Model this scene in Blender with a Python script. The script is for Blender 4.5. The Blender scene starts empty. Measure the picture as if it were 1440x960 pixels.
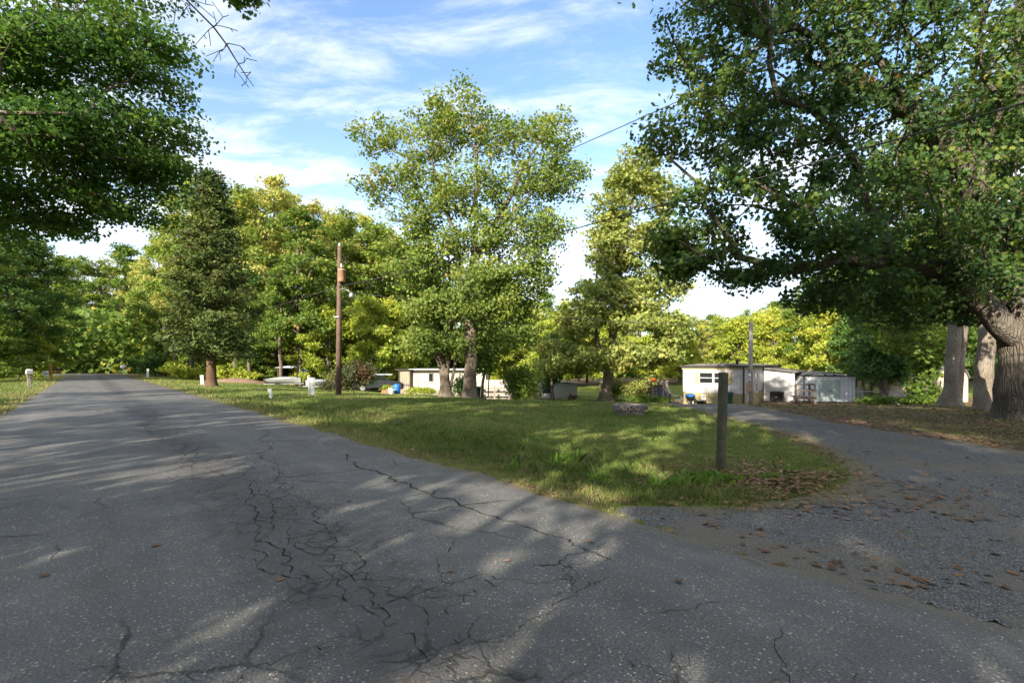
import bpy, math, random
import numpy as np
from mathutils import Vector, Matrix
R = math.radians
scene = bpy.context.scene
COL = scene.collection
rng = np.random.default_rng(7)
random.seed(7)

# ------------------------------------------------------------------ coordinates
CAM_H = 1.5
F = 680.0
DV = np.array([-0.6613, 0.7501])      # along the road
NV = np.array([0.7501, 0.6613])       # across the road, to the lawn side
ROAD_R, ROAD_L = 3.965, -1.86

def sstep(t):
    t = np.clip(t, 0, 1)
    return t * t * (3 - 2 * t)

def T(x, y):
    """terrain height"""
    x = np.asarray(x, float); y = np.asarray(y, float)
    n = NV[0] * x + NV[1] * y
    s = DV[0] * x + DV[1] * y
    d = n - ROAD_R
    drop = 1.5 * sstep((y - 14) / 22) * sstep(d / 25) * (1 - 0.14 * sstep((x - 15) / 6))
    ditch = 0.13 * np.exp(-((d - 1.7) / 0.8) ** 2) * sstep((s - 3.0) / 2.0) * (1 - sstep((s - 40) / 8))
    off = np.maximum(d, ROAD_L - n)
    bumps = (0.03 * np.sin(0.9 * x + 0.4 * y) * np.sin(0.7 * y - 0.5 * x + 1) + 0.012 * np.sin(2.3 * x + 1.1) * np.sin(2.9 * y))
    bumps = bumps * sstep((off - 0.6) / 2.5)
    return -drop - ditch + bumps

def t1(x, y): return float(T(x, y))

def gx(px, Y):
    """ground point seen in column px at depth Y"""
    X = (px - 720) / F * Y
    return (X, Y, t1(X, Y))

def at(px, py, Y):
    return ((px - 720) / F * Y, Y, CAM_H + (512 - py) / F * Y)

def rn(n, s):
    return n * NV + s * DV

# ------------------------------------------------------------------ object helpers
def link(o, parent=None):
    COL.objects.link(o)
    if parent: o.parent = parent
    return o

def tag(o, label=None, cat=None, group=None, kind=None):
    if label: o['label'] = label
    if cat: o['category'] = cat
    if group: o['group'] = group
    if kind: o['kind'] = kind
    return o

def thing(name, label, cat, loc=(0, 0, 0), rz=0.0, group=None):
    o = bpy.data.objects.new(name, None)
    o.empty_display_size = 0.2
    o.location = loc; o.rotation_euler = (0, 0, rz)
    link(o)
    return tag(o, label, cat, group)

def copy_tree(o, parent=None):
    c = o.copy(); COL.objects.link(c)
    if parent: c.parent = parent
    for ch in list(o.children): copy_tree(ch, c)
    return c

def np_mesh(name, V, counts, idx, mats, smooth=False, attrs=None, matidx=None):
    me = bpy.data.meshes.new(name)
    V = np.asarray(V, np.float32)
    counts = np.asarray(counts, np.int32); idx = np.asarray(idx, np.int32)
    me.vertices.add(len(V)); me.vertices.foreach_set('co', V.ravel())
    me.loops.add(len(idx)); me.loops.foreach_set('vertex_index', idx)
    me.polygons.add(len(counts))
    starts = np.concatenate([[0], np.cumsum(counts)[:-1]]).astype(np.int32)
    me.polygons.foreach_set('loop_start', starts)
    me.polygons.foreach_set('loop_total', counts)
    if smooth: me.polygons.foreach_set('use_smooth', np.ones(len(counts), bool))
    if matidx is not None: me.polygons.foreach_set('material_index', np.asarray(matidx, np.int32))
    for m in (mats if isinstance(mats, (list, tuple)) else [mats]): me.materials.append(m)
    me.update(calc_edges=True)
    for k, v in (attrs or {}).items():
        a = me.attributes.new(k, 'FLOAT', 'POINT'); a.data.foreach_set('value', np.asarray(v, np.float32))
    me.validate()
    return me

class MB:
    """collects shapes and links them as one mesh"""
    def __init__(self): self.v = []; self.f = []; self.sm = []
    def add(self, vs, fs, smooth=False, M=None):
        b = len(self.v)
        for p in vs:
            p = Vector(p)
            if M is not None: p = M @ p
            self.v.append(tuple(p))
        for f in fs: self.f.append([b + i for i in f]); self.sm.append(smooth)
        return self
    def box(self, c, s, M=None, rz=0, bev=0.0):
        x, y, z = [k / 2 for k in s]
        if bev <= 0:
            vs = [(sx * x, sy * y, sz * z) for sx in (-1, 1) for sy in (-1, 1) for sz in (-1, 1)]
            fs = [(0, 1, 3, 2), (4, 6, 7, 5), (0, 4, 5, 1), (2, 3, 7, 6), (0, 2, 6, 4), (1, 5, 7, 3)]
        else:
            b = min(bev, x * .9, y * .9, z * .9)
            import bmesh
            bm = bmesh.new(); bmesh.ops.create_cube(bm, size=1.0)
            for v in bm.verts: v.co = Vector((v.co.x * 2 * x, v.co.y * 2 * y, v.co.z * 2 * z))
            bmesh.ops.bevel(bm, geom=bm.edges[:], offset=b, segments=2, affect='EDGES', profile=0.6)
            bm.verts.index_update()
            vs = [tuple(v.co) for v in bm.verts]; fs = [[v.index for v in f.verts] for f in bm.faces]
            bm.free()
        L = Matrix.Translation(c) @ Matrix.Rotation(rz, 4, 'Z')
        if M is not None: L = M @ L
        return self.add(vs, fs, False, L)
    def bar(self, p0, p1, w, h):
        p0 = Vector(p0); p1 = Vector(p1); d = p1 - p0
        q = d.to_track_quat('X', 'Z').to_matrix().to_4x4()
        return self.box((0, 0, 0), (d.length, w, h), Matrix.Translation((p0 + p1) / 2) @ q)
    def tube(self, pts, rad, n=8, caps=True, smooth=True):
        pts = [Vector(p) for p in pts]
        if not isinstance(rad, (list, tuple)): rad = [rad] * len(pts)
        vs = []; fs = []
        for i, p in enumerate(pts):
            d = (pts[min(i + 1, len(pts) - 1)] - pts[max(i - 1, 0)]).normalized()
            a = d.orthogonal().normalized() if i == 0 else (a - a.dot(d) * d).normalized()
            bvec = d.cross(a)
            for k in range(n):
                t = 2 * math.pi * k / n
                vs.append(p + (a * math.cos(t) + bvec * math.sin(t)) * rad[i])
        for i in range(len(pts) - 1):
            for k in range(n):
                k2 = (k + 1) % n
                fs.append((i * n + k, i * n + k2, (i + 1) * n + k2, (i + 1) * n + k))
        self.add(vs, fs, smooth)
        if caps:
            b = len(self.v) - len(vs)
            self.f.append([b + k for k in range(n)][::-1]); self.sm.append(False)
            m = b + (len(pts) - 1) * n
            self.f.append([m + k for k in range(n)]); self.sm.append(False)
        return self
    def lathe(self, prof, n=20, c=(0, 0, 0), smooth=True, M=None):
        vs = []; fs = []
        for (r, z) in prof:
            for k in range(n):
                t = 2 * math.pi * k / n
                vs.append((c[0] + r * math.cos(t), c[1] + r * math.sin(t), c[2] + z))
        for i in range(len(prof) - 1):
            for k in range(n):
                k2 = (k + 1) % n
                fs.append((i * n + k, i * n + k2, (i + 1) * n + k2, (i + 1) * n + k))
        fs.append(list(range(n))[::-1]); fs.append([(len(prof) - 1) * n + k for k in range(n)])
        return self.add(vs, fs, smooth, M)
    def prism(self, outline, z0, z1, M=None):
        n = len(outline)
        vs = [(x, y, z0) for x, y in outline] + [(x, y, z1) for x, y in outline]
        fs = [list(range(n))[::-1], list(range(n, 2 * n))] + [(i, (i + 1) % n, n + (i + 1) % n, n + i) for i in range(n)]
        return self.add(vs, fs, False, M)
    def prism_xz(self, outline, y0, y1, M=None):
        n = len(outline)
        vs = [(x, y0, z) for x, z in outline] + [(x, y1, z) for x, z in outline]
        fs = [list(range(n)), list(range(n, 2 * n))[::-1]] + [(i, n + i, n + (i + 1) % n, (i + 1) % n) for i in range(n)]
        return self.add(vs, fs, False, M)
    def build(self, name, mat, parent=None):
        me = bpy.data.meshes.new(name)
        me.from_pydata(self.v, [], self.f)
        me.polygons.foreach_set('use_smooth', self.sm)
        me.materials.append(mat); me.update()
        return link(bpy.data.objects.new(name, me), parent)

# ------------------------------------------------------------------ materials
class NT:
    def __init__(self, nt): self.nt = nt; self.N = nt.nodes; self.L = nt.links
    def n(self, typ, **kw):
        nd = self.N.new(typ)
        for k, v in kw.items():
            if k == 'inp':
                for a, b in v.items():
                    if hasattr(b, 'is_output'): self.L.new(b, nd.inputs[a])
                    else: nd.inputs[a].default_value = b
            else: setattr(nd, k, v)
        return nd
    def math(self, op, a, b=None, c=None, clamp=False):
        nd = self.N.new('ShaderNodeMath'); nd.operation = op; nd.use_clamp = clamp
        for i, v in enumerate((a, b, c)):
            if v is None: continue
            if hasattr(v, 'is_output'): self.L.new(v, nd.inputs[i])
            else: nd.inputs[i].default_value = v
        return nd.outputs[0]
    def noise(self, vec, scale, detail=4, rough=0.55, dist=0.0, out='Fac'):
        nd = self.N.new('ShaderNodeTexNoise')
        if vec is not None: self.L.new(vec, nd.inputs['Vector'])
        nd.inputs['Scale'].default_value = scale; nd.inputs['Detail'].default_value = detail
        nd.inputs['Roughness'].default_value = rough; nd.inputs['Distortion'].default_value = dist
        return nd.outputs[out]
    def vor(self, vec, scale, feature='F1', out='Distance', rand=1.0):
        nd = self.N.new('ShaderNodeTexVoronoi'); nd.feature = feature
        if vec is not None: self.L.new(vec, nd.inputs['Vector'])
        nd.inputs['Scale'].default_value = scale; nd.inputs['Randomness'].default_value = rand
        return nd.outputs[out]
    def ramp(self, fac, stops, interp='LINEAR'):
        nd = self.N.new('ShaderNodeValToRGB'); cr = nd.color_ramp; cr.interpolation = interp
        while len(cr.elements) < len(stops): cr.elements.new(0.5)
        for e, (p, c) in zip(cr.elements, stops):
            e.position = p
            if not isinstance(c, (tuple, list)): c = (c, c, c)
            e.color = (*c, 1) if len(c) == 3 else c
        self.L.new(fac, nd.inputs[0])
        return nd.outputs[0]
    def mix(self, fac, a, b, mode='MIX'):
        nd = self.N.new('ShaderNodeMix'); nd.data_type = 'RGBA'; nd.blend_type = mode
        for i, v in ((0, fac), (6, a), (7, b)):
            if hasattr(v, 'is_output'): self.L.new(v, nd.inputs[i])
            elif i == 0: nd.inputs[0].default_value = v
            else: nd.inputs[i].default_value = (*v, 1) if len(v) == 3 else v
        return nd.outputs[2]
    def smooth(self, v, lo, hi):
        nd = self.N.new('ShaderNodeMapRange'); nd.interpolation_type = 'SMOOTHSTEP'
        self.L.new(v, nd.inputs[0]) if hasattr(v, 'is_output') else None
        nd.inputs[1].default_value = lo; nd.inputs[2].default_value = hi
        return nd.outputs[0]

def newmat(name):
    m = bpy.data.materials.new(name); m.use_nodes = True
    m.node_tree.nodes.clear()
    t = NT(m.node_tree)
    out = t.n('ShaderNodeOutputMaterial'); p = t.n('ShaderNodeBsdfPrincipled')
    t.L.new(p.outputs[0], out.inputs[0])
    return m, t, p, out

def bump(t, p, h, strength=0.3, dist=0.02):
    b = t.n('ShaderNodeBump', inp={'Strength': strength, 'Distance': dist, 'Height': h})
    t.L.new(b.outputs[0], p.inputs['Normal'])

def weathered(name, c1, c2, scale=3.0, rough=0.7, streak=0.0, spec=0.3, metal=0.0, bumpy=0.1, dirt=None, c3=None):
    """painted or bare surface with blotches, streaks and grime"""
    m, t, p, out = newmat(name)
    co = t.n('ShaderNodeTexCoord').outputs['Object']
    f = t.noise(co, scale, 6, 0.65, 0.5)
    col = t.mix(t.smooth(f, 0.32, 0.68), c1, c2)
    if streak:
        mp = t.n('ShaderNodeMapping', inp={'Vector': co, 'Scale': (9, 9, 0.5)})
        s = t.noise(mp.outputs[0], 1.5, 5, 0.6)
        col = t.mix(t.math('MULTIPLY', t.smooth(s, 0.52, 0.75), streak), col, dirt or tuple(k * 0.35 for k in c1))
    if c3:
        col = t.mix(t.math('MULTIPLY', t.smooth(t.noise(co, scale * 2.7, 5, .7), 0.58, 0.7), 0.8), col, c3)
    fine = t.noise(co, scale * 14, 3, 0.6)
    col = t.mix(0.35, col, t.ramp(fine, [(0.3, 0.25), (0.7, 1.0)]), 'MULTIPLY')
    t.L.new(col, p.inputs['Base Color'])
    p.inputs['Roughness'].default_value = rough; p.inputs['Metallic'].default_value = metal
    p.inputs['Specular IOR Level'].default_value = spec
    bump(t, p, fine, bumpy, 0.01)
    return m

def leafmat(name, stops, patch=None, patch_lo=0.6, patch_hi=0.72, trans=0.35, patch_scale=0.35, rough=0.5, objvar=0.12, tcol=None):
    """leaf colours vary by leaf, by spray and by tree"""
    m, t, p, out = newmat(name)
    g = t.n('ShaderNodeNewGeometry'); co = t.n('ShaderNodeTexCoord').outputs['Object']
    oi = t.n('ShaderNodeObjectInfo')
    r = g.outputs['Random Per Island']
    big = t.noise(co, 0.45, 3, 0.6)
    f = t.math('ADD', t.math('MULTIPLY', r, 0.55), t.math('MULTIPLY', t.smooth(big, 0.3, 0.7), 0.45))
    f = t.math('ADD', f, t.math('MULTIPLY', t.math('SUBTRACT', oi.outputs['Random'], 0.5), objvar * 2), clamp=True)
    col = t.ramp(f, stops)
    if patch:
        pn = t.noise(co, patch_scale, 3, 0.6, 0.4)
        pn = t.math('ADD', pn, t.math('MULTIPLY', t.math('SUBTRACT', r, 0.5), 0.22))
        col = t.mix(t.smooth(pn, patch_lo, patch_hi), col, patch)
    t.L.new(col, p.inputs['Base Color'])
    p.inputs['Roughness'].default_value = rough; p.inputs['Specular IOR Level'].default_value = 0.14
    tr = t.n('ShaderNodeBsdfTranslucent')
    tc = t.mix(0.6, col, tcol or (1.6, 1.5, 0.6), 'MULTIPLY')
    t.L.new(tc, tr.inputs['Color'])
    mx = t.n('ShaderNodeMixShader'); mx.inputs[0].default_value = trans
    t.L.new(p.outputs[0], mx.inputs[1]); t.L.new(tr.outputs[0], mx.inputs[2])
    t.L.new(mx.outputs[0], out.inputs[0])
    return m

def barkmat(name, c1, c2, moss=None, scale=1.0, strength=0.8, ridge=.75):
    m, t, p, out = newmat(name)
    co = t.n('ShaderNodeTexCoord').outputs['Object']
    w = t.n('ShaderNodeVectorMath', operation='MULTIPLY_ADD'); t.L.new(t.noise(co, 3.0, 4, .6, out='Color'), w.inputs[0]); w.inputs[1].default_value = (.16, .16, .3); t.L.new(co, w.inputs[2])
    mp = t.n('ShaderNodeMapping', inp={'Vector': w.outputs[0], 'Scale': (17 * scale, 17 * scale, 1.5 * scale)})
    f = t.noise(mp.outputs[0], 1.5, 7, 0.7, 0.6)
    rid = t.vor(mp.outputs[0], 1.0, 'DISTANCE_TO_EDGE')
    h = t.math('MULTIPLY', t.math('ADD', t.math('MULTIPLY', t.smooth(rid, 0.0, 0.28), ridge), 1 - ridge), t.math('ADD', f, 0.35))
    col = t.mix(t.smooth(h, 0.05, 0.75), tuple(k * 0.45 for k in c1), c1)
    col = t.mix(t.smooth(t.noise(co, 1.3, 4), 0.4, 0.65), col, t.mix(t.smooth(h, 0.05, 0.75), tuple(k * .5 for k in c2), c2))
    if moss:
        col = t.mix(t.math('MULTIPLY', t.smooth(t.noise(co, 2.1, 5, .7), 0.54, 0.68), 0.6), col, moss)
    t.L.new(col, p.inputs['Base Color'])
    p.inputs['Roughness'].default_value = 0.9; p.inputs['Specular IOR Level'].default_value = 0.15
    bump(t, p, h, strength, 0.04)
    return m

M = {}
# leaves: base colours in the foliage range
M['oak_leaf'] = leafmat('oak_leaf', [(0, (0.029, 0.063, 0.029)), (.35, (0.046, 0.095, 0.034)), (.65, (0.073, 0.134, 0.034)), (.9, (0.158, 0.207, 0.039)), (1, (0.292, 0.280, 0.055))],
                        patch=(0.207, 0.104, 0.031), patch_lo=.70, patch_hi=.80, trans=.42, objvar=0)
M['maple_leaf'] = leafmat('maple_leaf', [(0, (0.037, 0.087, 0.024)), (.4, (0.061, 0.138, 0.031)), (.7, (0.105, 0.190, 0.039)), (1, (0.210, 0.249, 0.052))],
                          patch=(0.223, 0.112, 0.026), patch_lo=.70, patch_hi=.84, trans=.5, objvar=0)
M['center_leaf'] = leafmat('center_leaf', [(0, (0.070, 0.124, 0.030)), (.35, (0.124, 0.189, 0.043)), (.7, (0.205, 0.259, 0.059)), (1, (0.367, 0.367, 0.097))],
                           patch=(0.389, 0.205, 0.081), patch_lo=.66, patch_hi=.8, trans=.42, objvar=0)
M['dark_leaf'] = leafmat('dark_leaf', [(0, (0.039, 0.087, 0.027)), (.5, (0.075, 0.150, 0.039)), (1, (0.165, 0.240, 0.048))], trans=.38)
M['green_leaf'] = leafmat('green_leaf', [(0, (0.058, 0.111, 0.023)), (.4, (0.111, 0.182, 0.035)), (.75, (0.195, 0.260, 0.047)), (1, (0.338, 0.351, 0.072))],
                          patch=(0.468, 0.338, 0.065), patch_lo=.64, patch_hi=.78, trans=.42)
M['yellow_leaf'] = leafmat('yellow_leaf', [(0, (0.156, 0.204, 0.054)), (.35, (0.300, 0.336, 0.090)), (.65, (0.456, 0.456, 0.144)), (1, (0.600, 0.540, 0.204))],
                           patch=(0.600, 0.396, 0.144), patch_lo=.62, patch_hi=.78, trans=.45, tcol=(1.3, 1.25, .6))
M['gold_leaf'] = leafmat('gold_leaf', [(0, (.12, .165, .042)), (.35, (.195, .245, .062)), (.7, (.29, .32, .09)), (1, (.42, .39, .13))],
                           patch=(.40, .29, .09), patch_lo=.7, patch_hi=.85)
M['lime_leaf'] = leafmat('lime_leaf', [(0, (0.134, 0.202, 0.029)), (.4, (0.255, 0.323, 0.047)), (.75, (0.403, 0.430, 0.067)), (1, (0.564, 0.524, 0.108))], trans=.45)
M['cedar_leaf'] = leafmat('cedar_leaf', [(0, (0.030, 0.054, 0.015)), (.5, (0.060, 0.090, 0.022)), (1, (0.135, 0.143, 0.036))],
                          patch=(0.128, 0.098, 0.033), patch_lo=.6, patch_hi=.78, trans=.15, objvar=0)
M['wine_leaf'] = leafmat('wine_leaf', [(0, (0.042, 0.056, 0.028)), (.5, (0.070, 0.087, 0.036)), (1, (0.126, 0.119, 0.042))],
                         patch=(0.119, 0.045, 0.031), patch_lo=.48, patch_hi=.62, trans=.25)
M['weed_leaf'] = leafmat('weed_leaf', [(0, (.07, .14, .02)), (.5, (.11, .20, .03)), (1, (.18, .27, .04))], trans=.4)
M['oak_bark'] = barkmat('oak_bark', (.115, .095, .075), (.16, .14, .115), None, 0.8, 1.0)
M['light_bark'] = barkmat('light_bark', (.20, .165, .13), (.29, .25, .205), (.10, .10, .06), 1.3, .8, .6)
M['brown_bark'] = barkmat('brown_bark', (.15, .115, .09), (.20, .165, .13), None, 1.6, .6)
M['wood_bark'] = barkmat('wood_bark', (.13, .105, .08), (.19, .16, .125), (.07, .08, .04), 1.2, .5)
M['cedar_bark'] = barkmat('cedar_bark', (.13, .075, .05), (.17, .11, .075), None, 1.6, .6)
M['twig'] = weathered('twig', (.05, .042, .036), (.07, .06, .052), 6, .9)

def asphalt():
    m, t, p, out = newmat('asphalt')
    uv = t.n('ShaderNodeUVMap', uv_map='UVMap').outputs[0]
    sep = t.n('ShaderNodeSeparateXYZ', inp={0: uv}); u, v = sep.outputs[0], sep.outputs[1]
    warp = t.n('ShaderNodeVectorMath', operation='MULTIPLY_ADD')
    t.L.new(t.noise(uv, 2.2, 6, 0.65, out='Color'), warp.inputs[0]); warp.inputs[1].default_value = (.36, .36, 0); t.L.new(uv, warp.inputs[2])
    wuv = warp.outputs[0]
    big = t.noise(uv, 0.35, 4, .6); mid = t.noise(uv, 2.5, 5, .65); fine = t.noise(uv, 75, 3, .7)
    base = t.ramp(big, [(.3, (.072, .071, .070)), (.7, (.108, .105, .102))])
    base = t.mix(.45, base, t.ramp(mid, [(.3, .55), (.7, 1.15)]), 'MULTIPLY')
    # old repairs, tyre-polished lanes and tea-coloured stains
    lane = t.noise(t.n('ShaderNodeMapping', inp={'Vector': uv, 'Scale': (.12, 2.2, 0)}).outputs[0], 1.0, 4, .6)
    base = t.mix(.6, base, t.ramp(lane, [(.3, .72), (.5, 1.0), (.7, 1.28)]), 'MULTIPLY')
    pt = t.n('ShaderNodeSeparateColor', inp={0: t.vor(wuv, .42, 'F1', 'Color')}).outputs[0]
    base = t.mix(.55, base, t.ramp(pt, [(0, .74), (.5, 1.0), (1, 1.16)]), 'MULTIPLY')
    stn = t.math('MULTIPLY', t.smooth(t.noise(uv, 1.3, 6, .7, .6), .56, .70), .4)
    base = t.mix(stn, base, (.085, .070, .055))
    # stones in the mix
    st = t.vor(uv, 62, 'F1', 'Color'); sd = t.vor(uv, 62, 'F1', 'Distance')
    sr = t.n('ShaderNodeSeparateColor', inp={0: st}).outputs[0]
    stone = t.math('MULTIPLY', t.smooth(t.math('ADD', sr, t.math('MULTIPLY', t.math('SUBTRACT', mid, .5), .5)), .74, 1.0), t.math('SUBTRACT', 1, t.smooth(sd, .25, .55)))
    base = t.mix(.9, base, t.ramp(fine, [(.3, .25), (.5, 1.0), (.72, 2.1)]), 'MULTIPLY')
    base = t.mix(stone, base, t.ramp(t.n('ShaderNodeSeparateColor', inp={0: st}).outputs[1], [(0, (.18, .165, .15)), (.6, (.27, .25, .22)), (1, (.42, .39, .35))]))
    # wheel tracks slightly polished, dark oily band at the broken middle seam
    seamoff = t.math('MULTIPLY', t.math('SUBTRACT', t.noise(t.n('ShaderNodeMapping', inp={'Vector': uv, 'Scale': (.35, 0, 0)}).outputs[0], 1.0, 3), .5), .7)
    dc = t.math('ABSOLUTE', t.math('SUBTRACT', t.math('SUBTRACT', v, 1.28), seamoff))
    dcn = t.math('ADD', dc, t.math('MULTIPLY', t.math('SUBTRACT', mid, .5), .9))
    band = t.math('SUBTRACT', 1, t.smooth(dcn, .05, .62))
    wide = t.math('SUBTRACT', 1, t.smooth(dcn, .2, .85))
    base = t.mix(t.math('MULTIPLY', band, .55), base, (.040, .039, .040))
    base = t.mix(t.math('MULTIPLY', t.math('MULTIPLY', band, t.smooth(t.noise(uv, 6, 4), .5, .7)), .5), base, (.075, .058, .042))
    # crack networks
    e1 = t.vor(wuv, .62, 'DISTANCE_TO_EDGE'); e2 = t.vor(wuv, 2.6, 'DISTANCE_TO_EDGE'); e3 = t.vor(wuv, 6.5, 'DISTANCE_TO_EDGE')
    m1 = t.smooth(t.noise(uv, .55, 2), .47, .6); m2 = t.math('MULTIPLY', wide, t.smooth(t.noise(uv, 1.1, 3), .47, .64))
    c1 = t.math('MULTIPLY', t.math('SUBTRACT', 1, t.smooth(e1, .002, .009)), m1)
    c2 = t.math('MULTIPLY', t.math('SUBTRACT', 1, t.smooth(e2, .006, .030)), m2)
    c3 = t.math('MULTIPLY', t.math('SUBTRACT', 1, t.smooth(e3, .01, .07)), t.math('MULTIPLY', band, t.smooth(t.noise(uv, 1.7, 3), .45, .6)))
    cr = t.math('MAXIMUM', t.math('MAXIMUM', c1, c2), c3)
    base = t.mix(t.math('MULTIPLY', cr, t.ramp(t.noise(uv, 14, 4, .7), [(.35, .45), (.6, .95)])), base, (.014, .013, .013))
    # dusty edge
    ed = t.math('SUBTRACT', 3.965, v)
    edn = t.math('ADD', ed, t.math('MULTIPLY', t.math('SUBTRACT', t.noise(uv, 3.5, 5, .7), .5), .55))
    edl = t.math('ADD', t.math('ADD', v, 1.86), t.math('MULTIPLY', t.math('SUBTRACT', t.noise(uv, 3.5, 5, .7), .5), .55))
    dust = t.math('SUBTRACT', 1, t.smooth(t.math('MINIMUM', edn, edl), .02, .32))
    base = t.mix(t.math('MULTIPLY', dust, .75), base, t.ramp(fine, [(.3, (.06, .05, .035)), (.7, (.15, .13, .09))]))
    t.L.new(base, p.inputs['Base Color'])
    rr = t.ramp(fine, [(.3, .62), (.7, .85)]); t.L.new(rr, p.inputs['Roughness'])
    p.inputs['Specular IOR Level'].default_value = .35
    h = t.math('ADD', t.math('MULTIPLY', fine, .4), t.math('MULTIPLY', t.math('SUBTRACT', 1, sd), .35))
    h = t.math('SUBTRACT', h, t.math('MULTIPLY', cr, 2.0))
    h = t.math('ADD', h, t.math('MULTIPLY', mid, .8))
    bump(t, p, h, .55, .012)
    return m
M['asphalt'] = asphalt()

def groundmat():
    m, t, p, out = newmat('ground')
    co = t.n('ShaderNodeTexCoord').outputs['Object']
    lawn = t.n('ShaderNodeAttribute', attribute_name='lawn').outputs['Fac']
    a = t.noise(co, .5, 5, .65); b = t.noise(co, 3.2, 6, .7, .5); c = t.noise(co, 28, 4, .7); e = t.noise(co, 110, 2, .6)
    g = t.ramp(b, [(.28, (.08, .105, .024)), (.48, (.13, .165, .034)), (.62, (.18, .195, .046)), (.78, (.23, .195, .08))])
    g = t.mix(t.math('MULTIPLY', t.smooth(a, .48, .68), .6), g, (.15, .135, .05))
    g = t.mix(.7, g, t.ramp(c, [(.3, .45), (.55, 1.0), (.75, 1.4)]), 'MULTIPLY')
    lit_id = t.vor(co, 16, 'F1', 'Color'); lr = t.n('ShaderNodeSeparateColor', inp={0: lit_id}).outputs[0]
    l = t.ramp(lr, [(0, (.08, .056, .038)), (.4, (.15, .10, .062)), (.75, (.22, .145, .088)), (1, (.31, .22, .145))])
    l = t.mix(.6, l, t.ramp(c, [(.3, .4), (.7, 1.2)]), 'MULTIPLY')
    l = t.mix(t.math('MULTIPLY', t.smooth(a, .52, .66), .5), l, (.05, .07, .02))
    f = t.math('ADD', lawn, t.math('MULTIPLY', t.math('SUBTRACT', b, .5), .9))
    f = t.math('ADD', f, t.math('MULTIPLY', t.math('SUBTRACT', c, .5), .5))
    col = t.mix(t.smooth(f, .38, .62), l, g)
    t.L.new(col, p.inputs['Base Color'])
    p.inputs['Roughness'].default_value = .95; p.inputs['Specular IOR Level'].default_value = .1
    bump(t, p, t.math('ADD', c, t.math('MULTIPLY', e, .5)), .9, .05)
    return m
M['ground'] = groundmat()

def gravelmat():
    m, t, p, out = newmat('gravel')
    co = t.n('ShaderNodeTexCoord').outputs['Object']
    edge = t.n('ShaderNodeAttribute', attribute_name='edge').outputs['Fac']
    a = t.noise(co, .8, 5, .65, .4); b = t.noise(co, 5, 6, .7); c = t.noise(co, 60, 3, .7)
    st = t.vor(co, 75, 'F1', 'Color'); sd = t.vor(co, 75, 'F1', 'Distance')
    sc = t.n('ShaderNodeSeparateColor', inp={0: st})
    col = t.ramp(sc.outputs[0], [(0, (.085, .085, .088)), (.5, (.135, .134, .133)), (.85, (.19, .187, .182)), (1, (.30, .29, .28))])
    col = t.mix(t.smooth(sd, .3, .65), col, (.062, .060, .058))
    dirt = t.ramp(c, [(.3, (.085, .075, .06)), (.7, (.165, .145, .115))])
    col = t.mix(t.math('MULTIPLY', t.smooth(t.math('ADD', a, t.math('MULTIPLY', t.math('SUBTRACT', b, .5), .5)), .47, .62), .75), col, dirt)
    ef = t.math('ADD', edge, t.math('MULTIPLY', t.math('SUBTRACT', b, .5), .9))
    ed = t.math('SUBTRACT', 1, t.smooth(ef, .02, .4))
    col = t.mix(t.math('MULTIPLY', ed, .9), col, t.ramp(t.noise(co, 18, 4, .7), [(.3, (.08, .072, .035)), (.52, (.14, .115, .065)), (.7, (.22, .16, .10))]))
    gr = t.math('MULTIPLY', t.smooth(t.noise(co, 1.6, 6, .75, .3), .60, .68), .7)
    col = t.mix(gr, col, t.ramp(c, [(.3, (.045, .06, .02)), (.7, (.10, .105, .04))]))
    t.L.new(col, p.inputs['Base Color'])
    p.inputs['Roughness'].default_value = .9; p.inputs['Specular IOR Level'].default_value = .2
    bump(t, p, t.math('ADD', t.math('SUBTRACT', 1, sd), t.math('ADD', b, c)), .6, .014)
    return m
M['gravel'] = gravelmat()

def siding(name, c1, c2, pitch=.12, vertical=False, dirt=(.2, .19, .15), rough=.55):
    m, t, p, out = newmat(name)
    co = t.n('ShaderNodeTexCoord').outputs['Object']
    sep = t.n('ShaderNodeSeparateXYZ', inp={0: co})
    axis = t.math('ADD', sep.outputs[0], sep.outputs[1]) if vertical else sep.outputs[2]
    fr = t.math('FRACT', t.math('DIVIDE', axis, pitch))
    lap = t.math('SUBTRACT', 1, t.smooth(fr, 0.02, .16))
    f = t.noise(co, 1.7, 6, .7, .6)
    col = t.mix(t.smooth(f, .35, .65), c1, c2)
    mp = t.n('ShaderNodeMapping', inp={'Vector': co, 'Scale': (7, 7, .6)})
    col = t.mix(t.math('MULTIPLY', t.smooth(t.noise(mp.outputs[0], 1.4, 5, .65), .5, .72), .45), col, dirt)
    col = t.mix(t.math('MULTIPLY', lap, .8), col, tuple(k * .3 for k in c1))
    t.L.new(col, p.inputs['Base Color']); p.inputs['Roughness'].default_value = rough
    bump(t, p, fr, .5, .02)
    return m
M['home_wall'] = siding('home_wall', (.47, .455, .445), (.37, .355, .345), .2, True, (.26, .24, .22))
M['white_siding'] = siding('white_siding', (.52, .51, .505), (.45, .44, .435), .15, False, (.45, .43, .38))
M['skirt'] = siding('skirt', (.36, .29, .14), (.29, .25, .13), .3, True, (.12, .11, .06), .8)
M['shed_wall'] = siding('shed_wall', (.60, .63, .66), (.50, .53, .56), .25, True, (.42, .44, .46), .45)
M['shed_door'] = siding('shed_door', (.36, .43, .42), (.30, .37, .37), .19, True, (.25, .28, .27), .5)
M['tan_wall'] = siding('tan_wall', (.62, .50, .36), (.52, .42, .30), .2, True, (.3, .25, .18), .6)
M['cream_wall'] = siding('cream_wall', (.40, .365, .325), (.29, .26, .23), .25, True, (.28, .24, .19), .7)
M['shingle'] = weathered('shingle', (.10, .095, .09), (.16, .15, .135), 4, .9, .0, c3=(.2, .17, .09))
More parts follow.
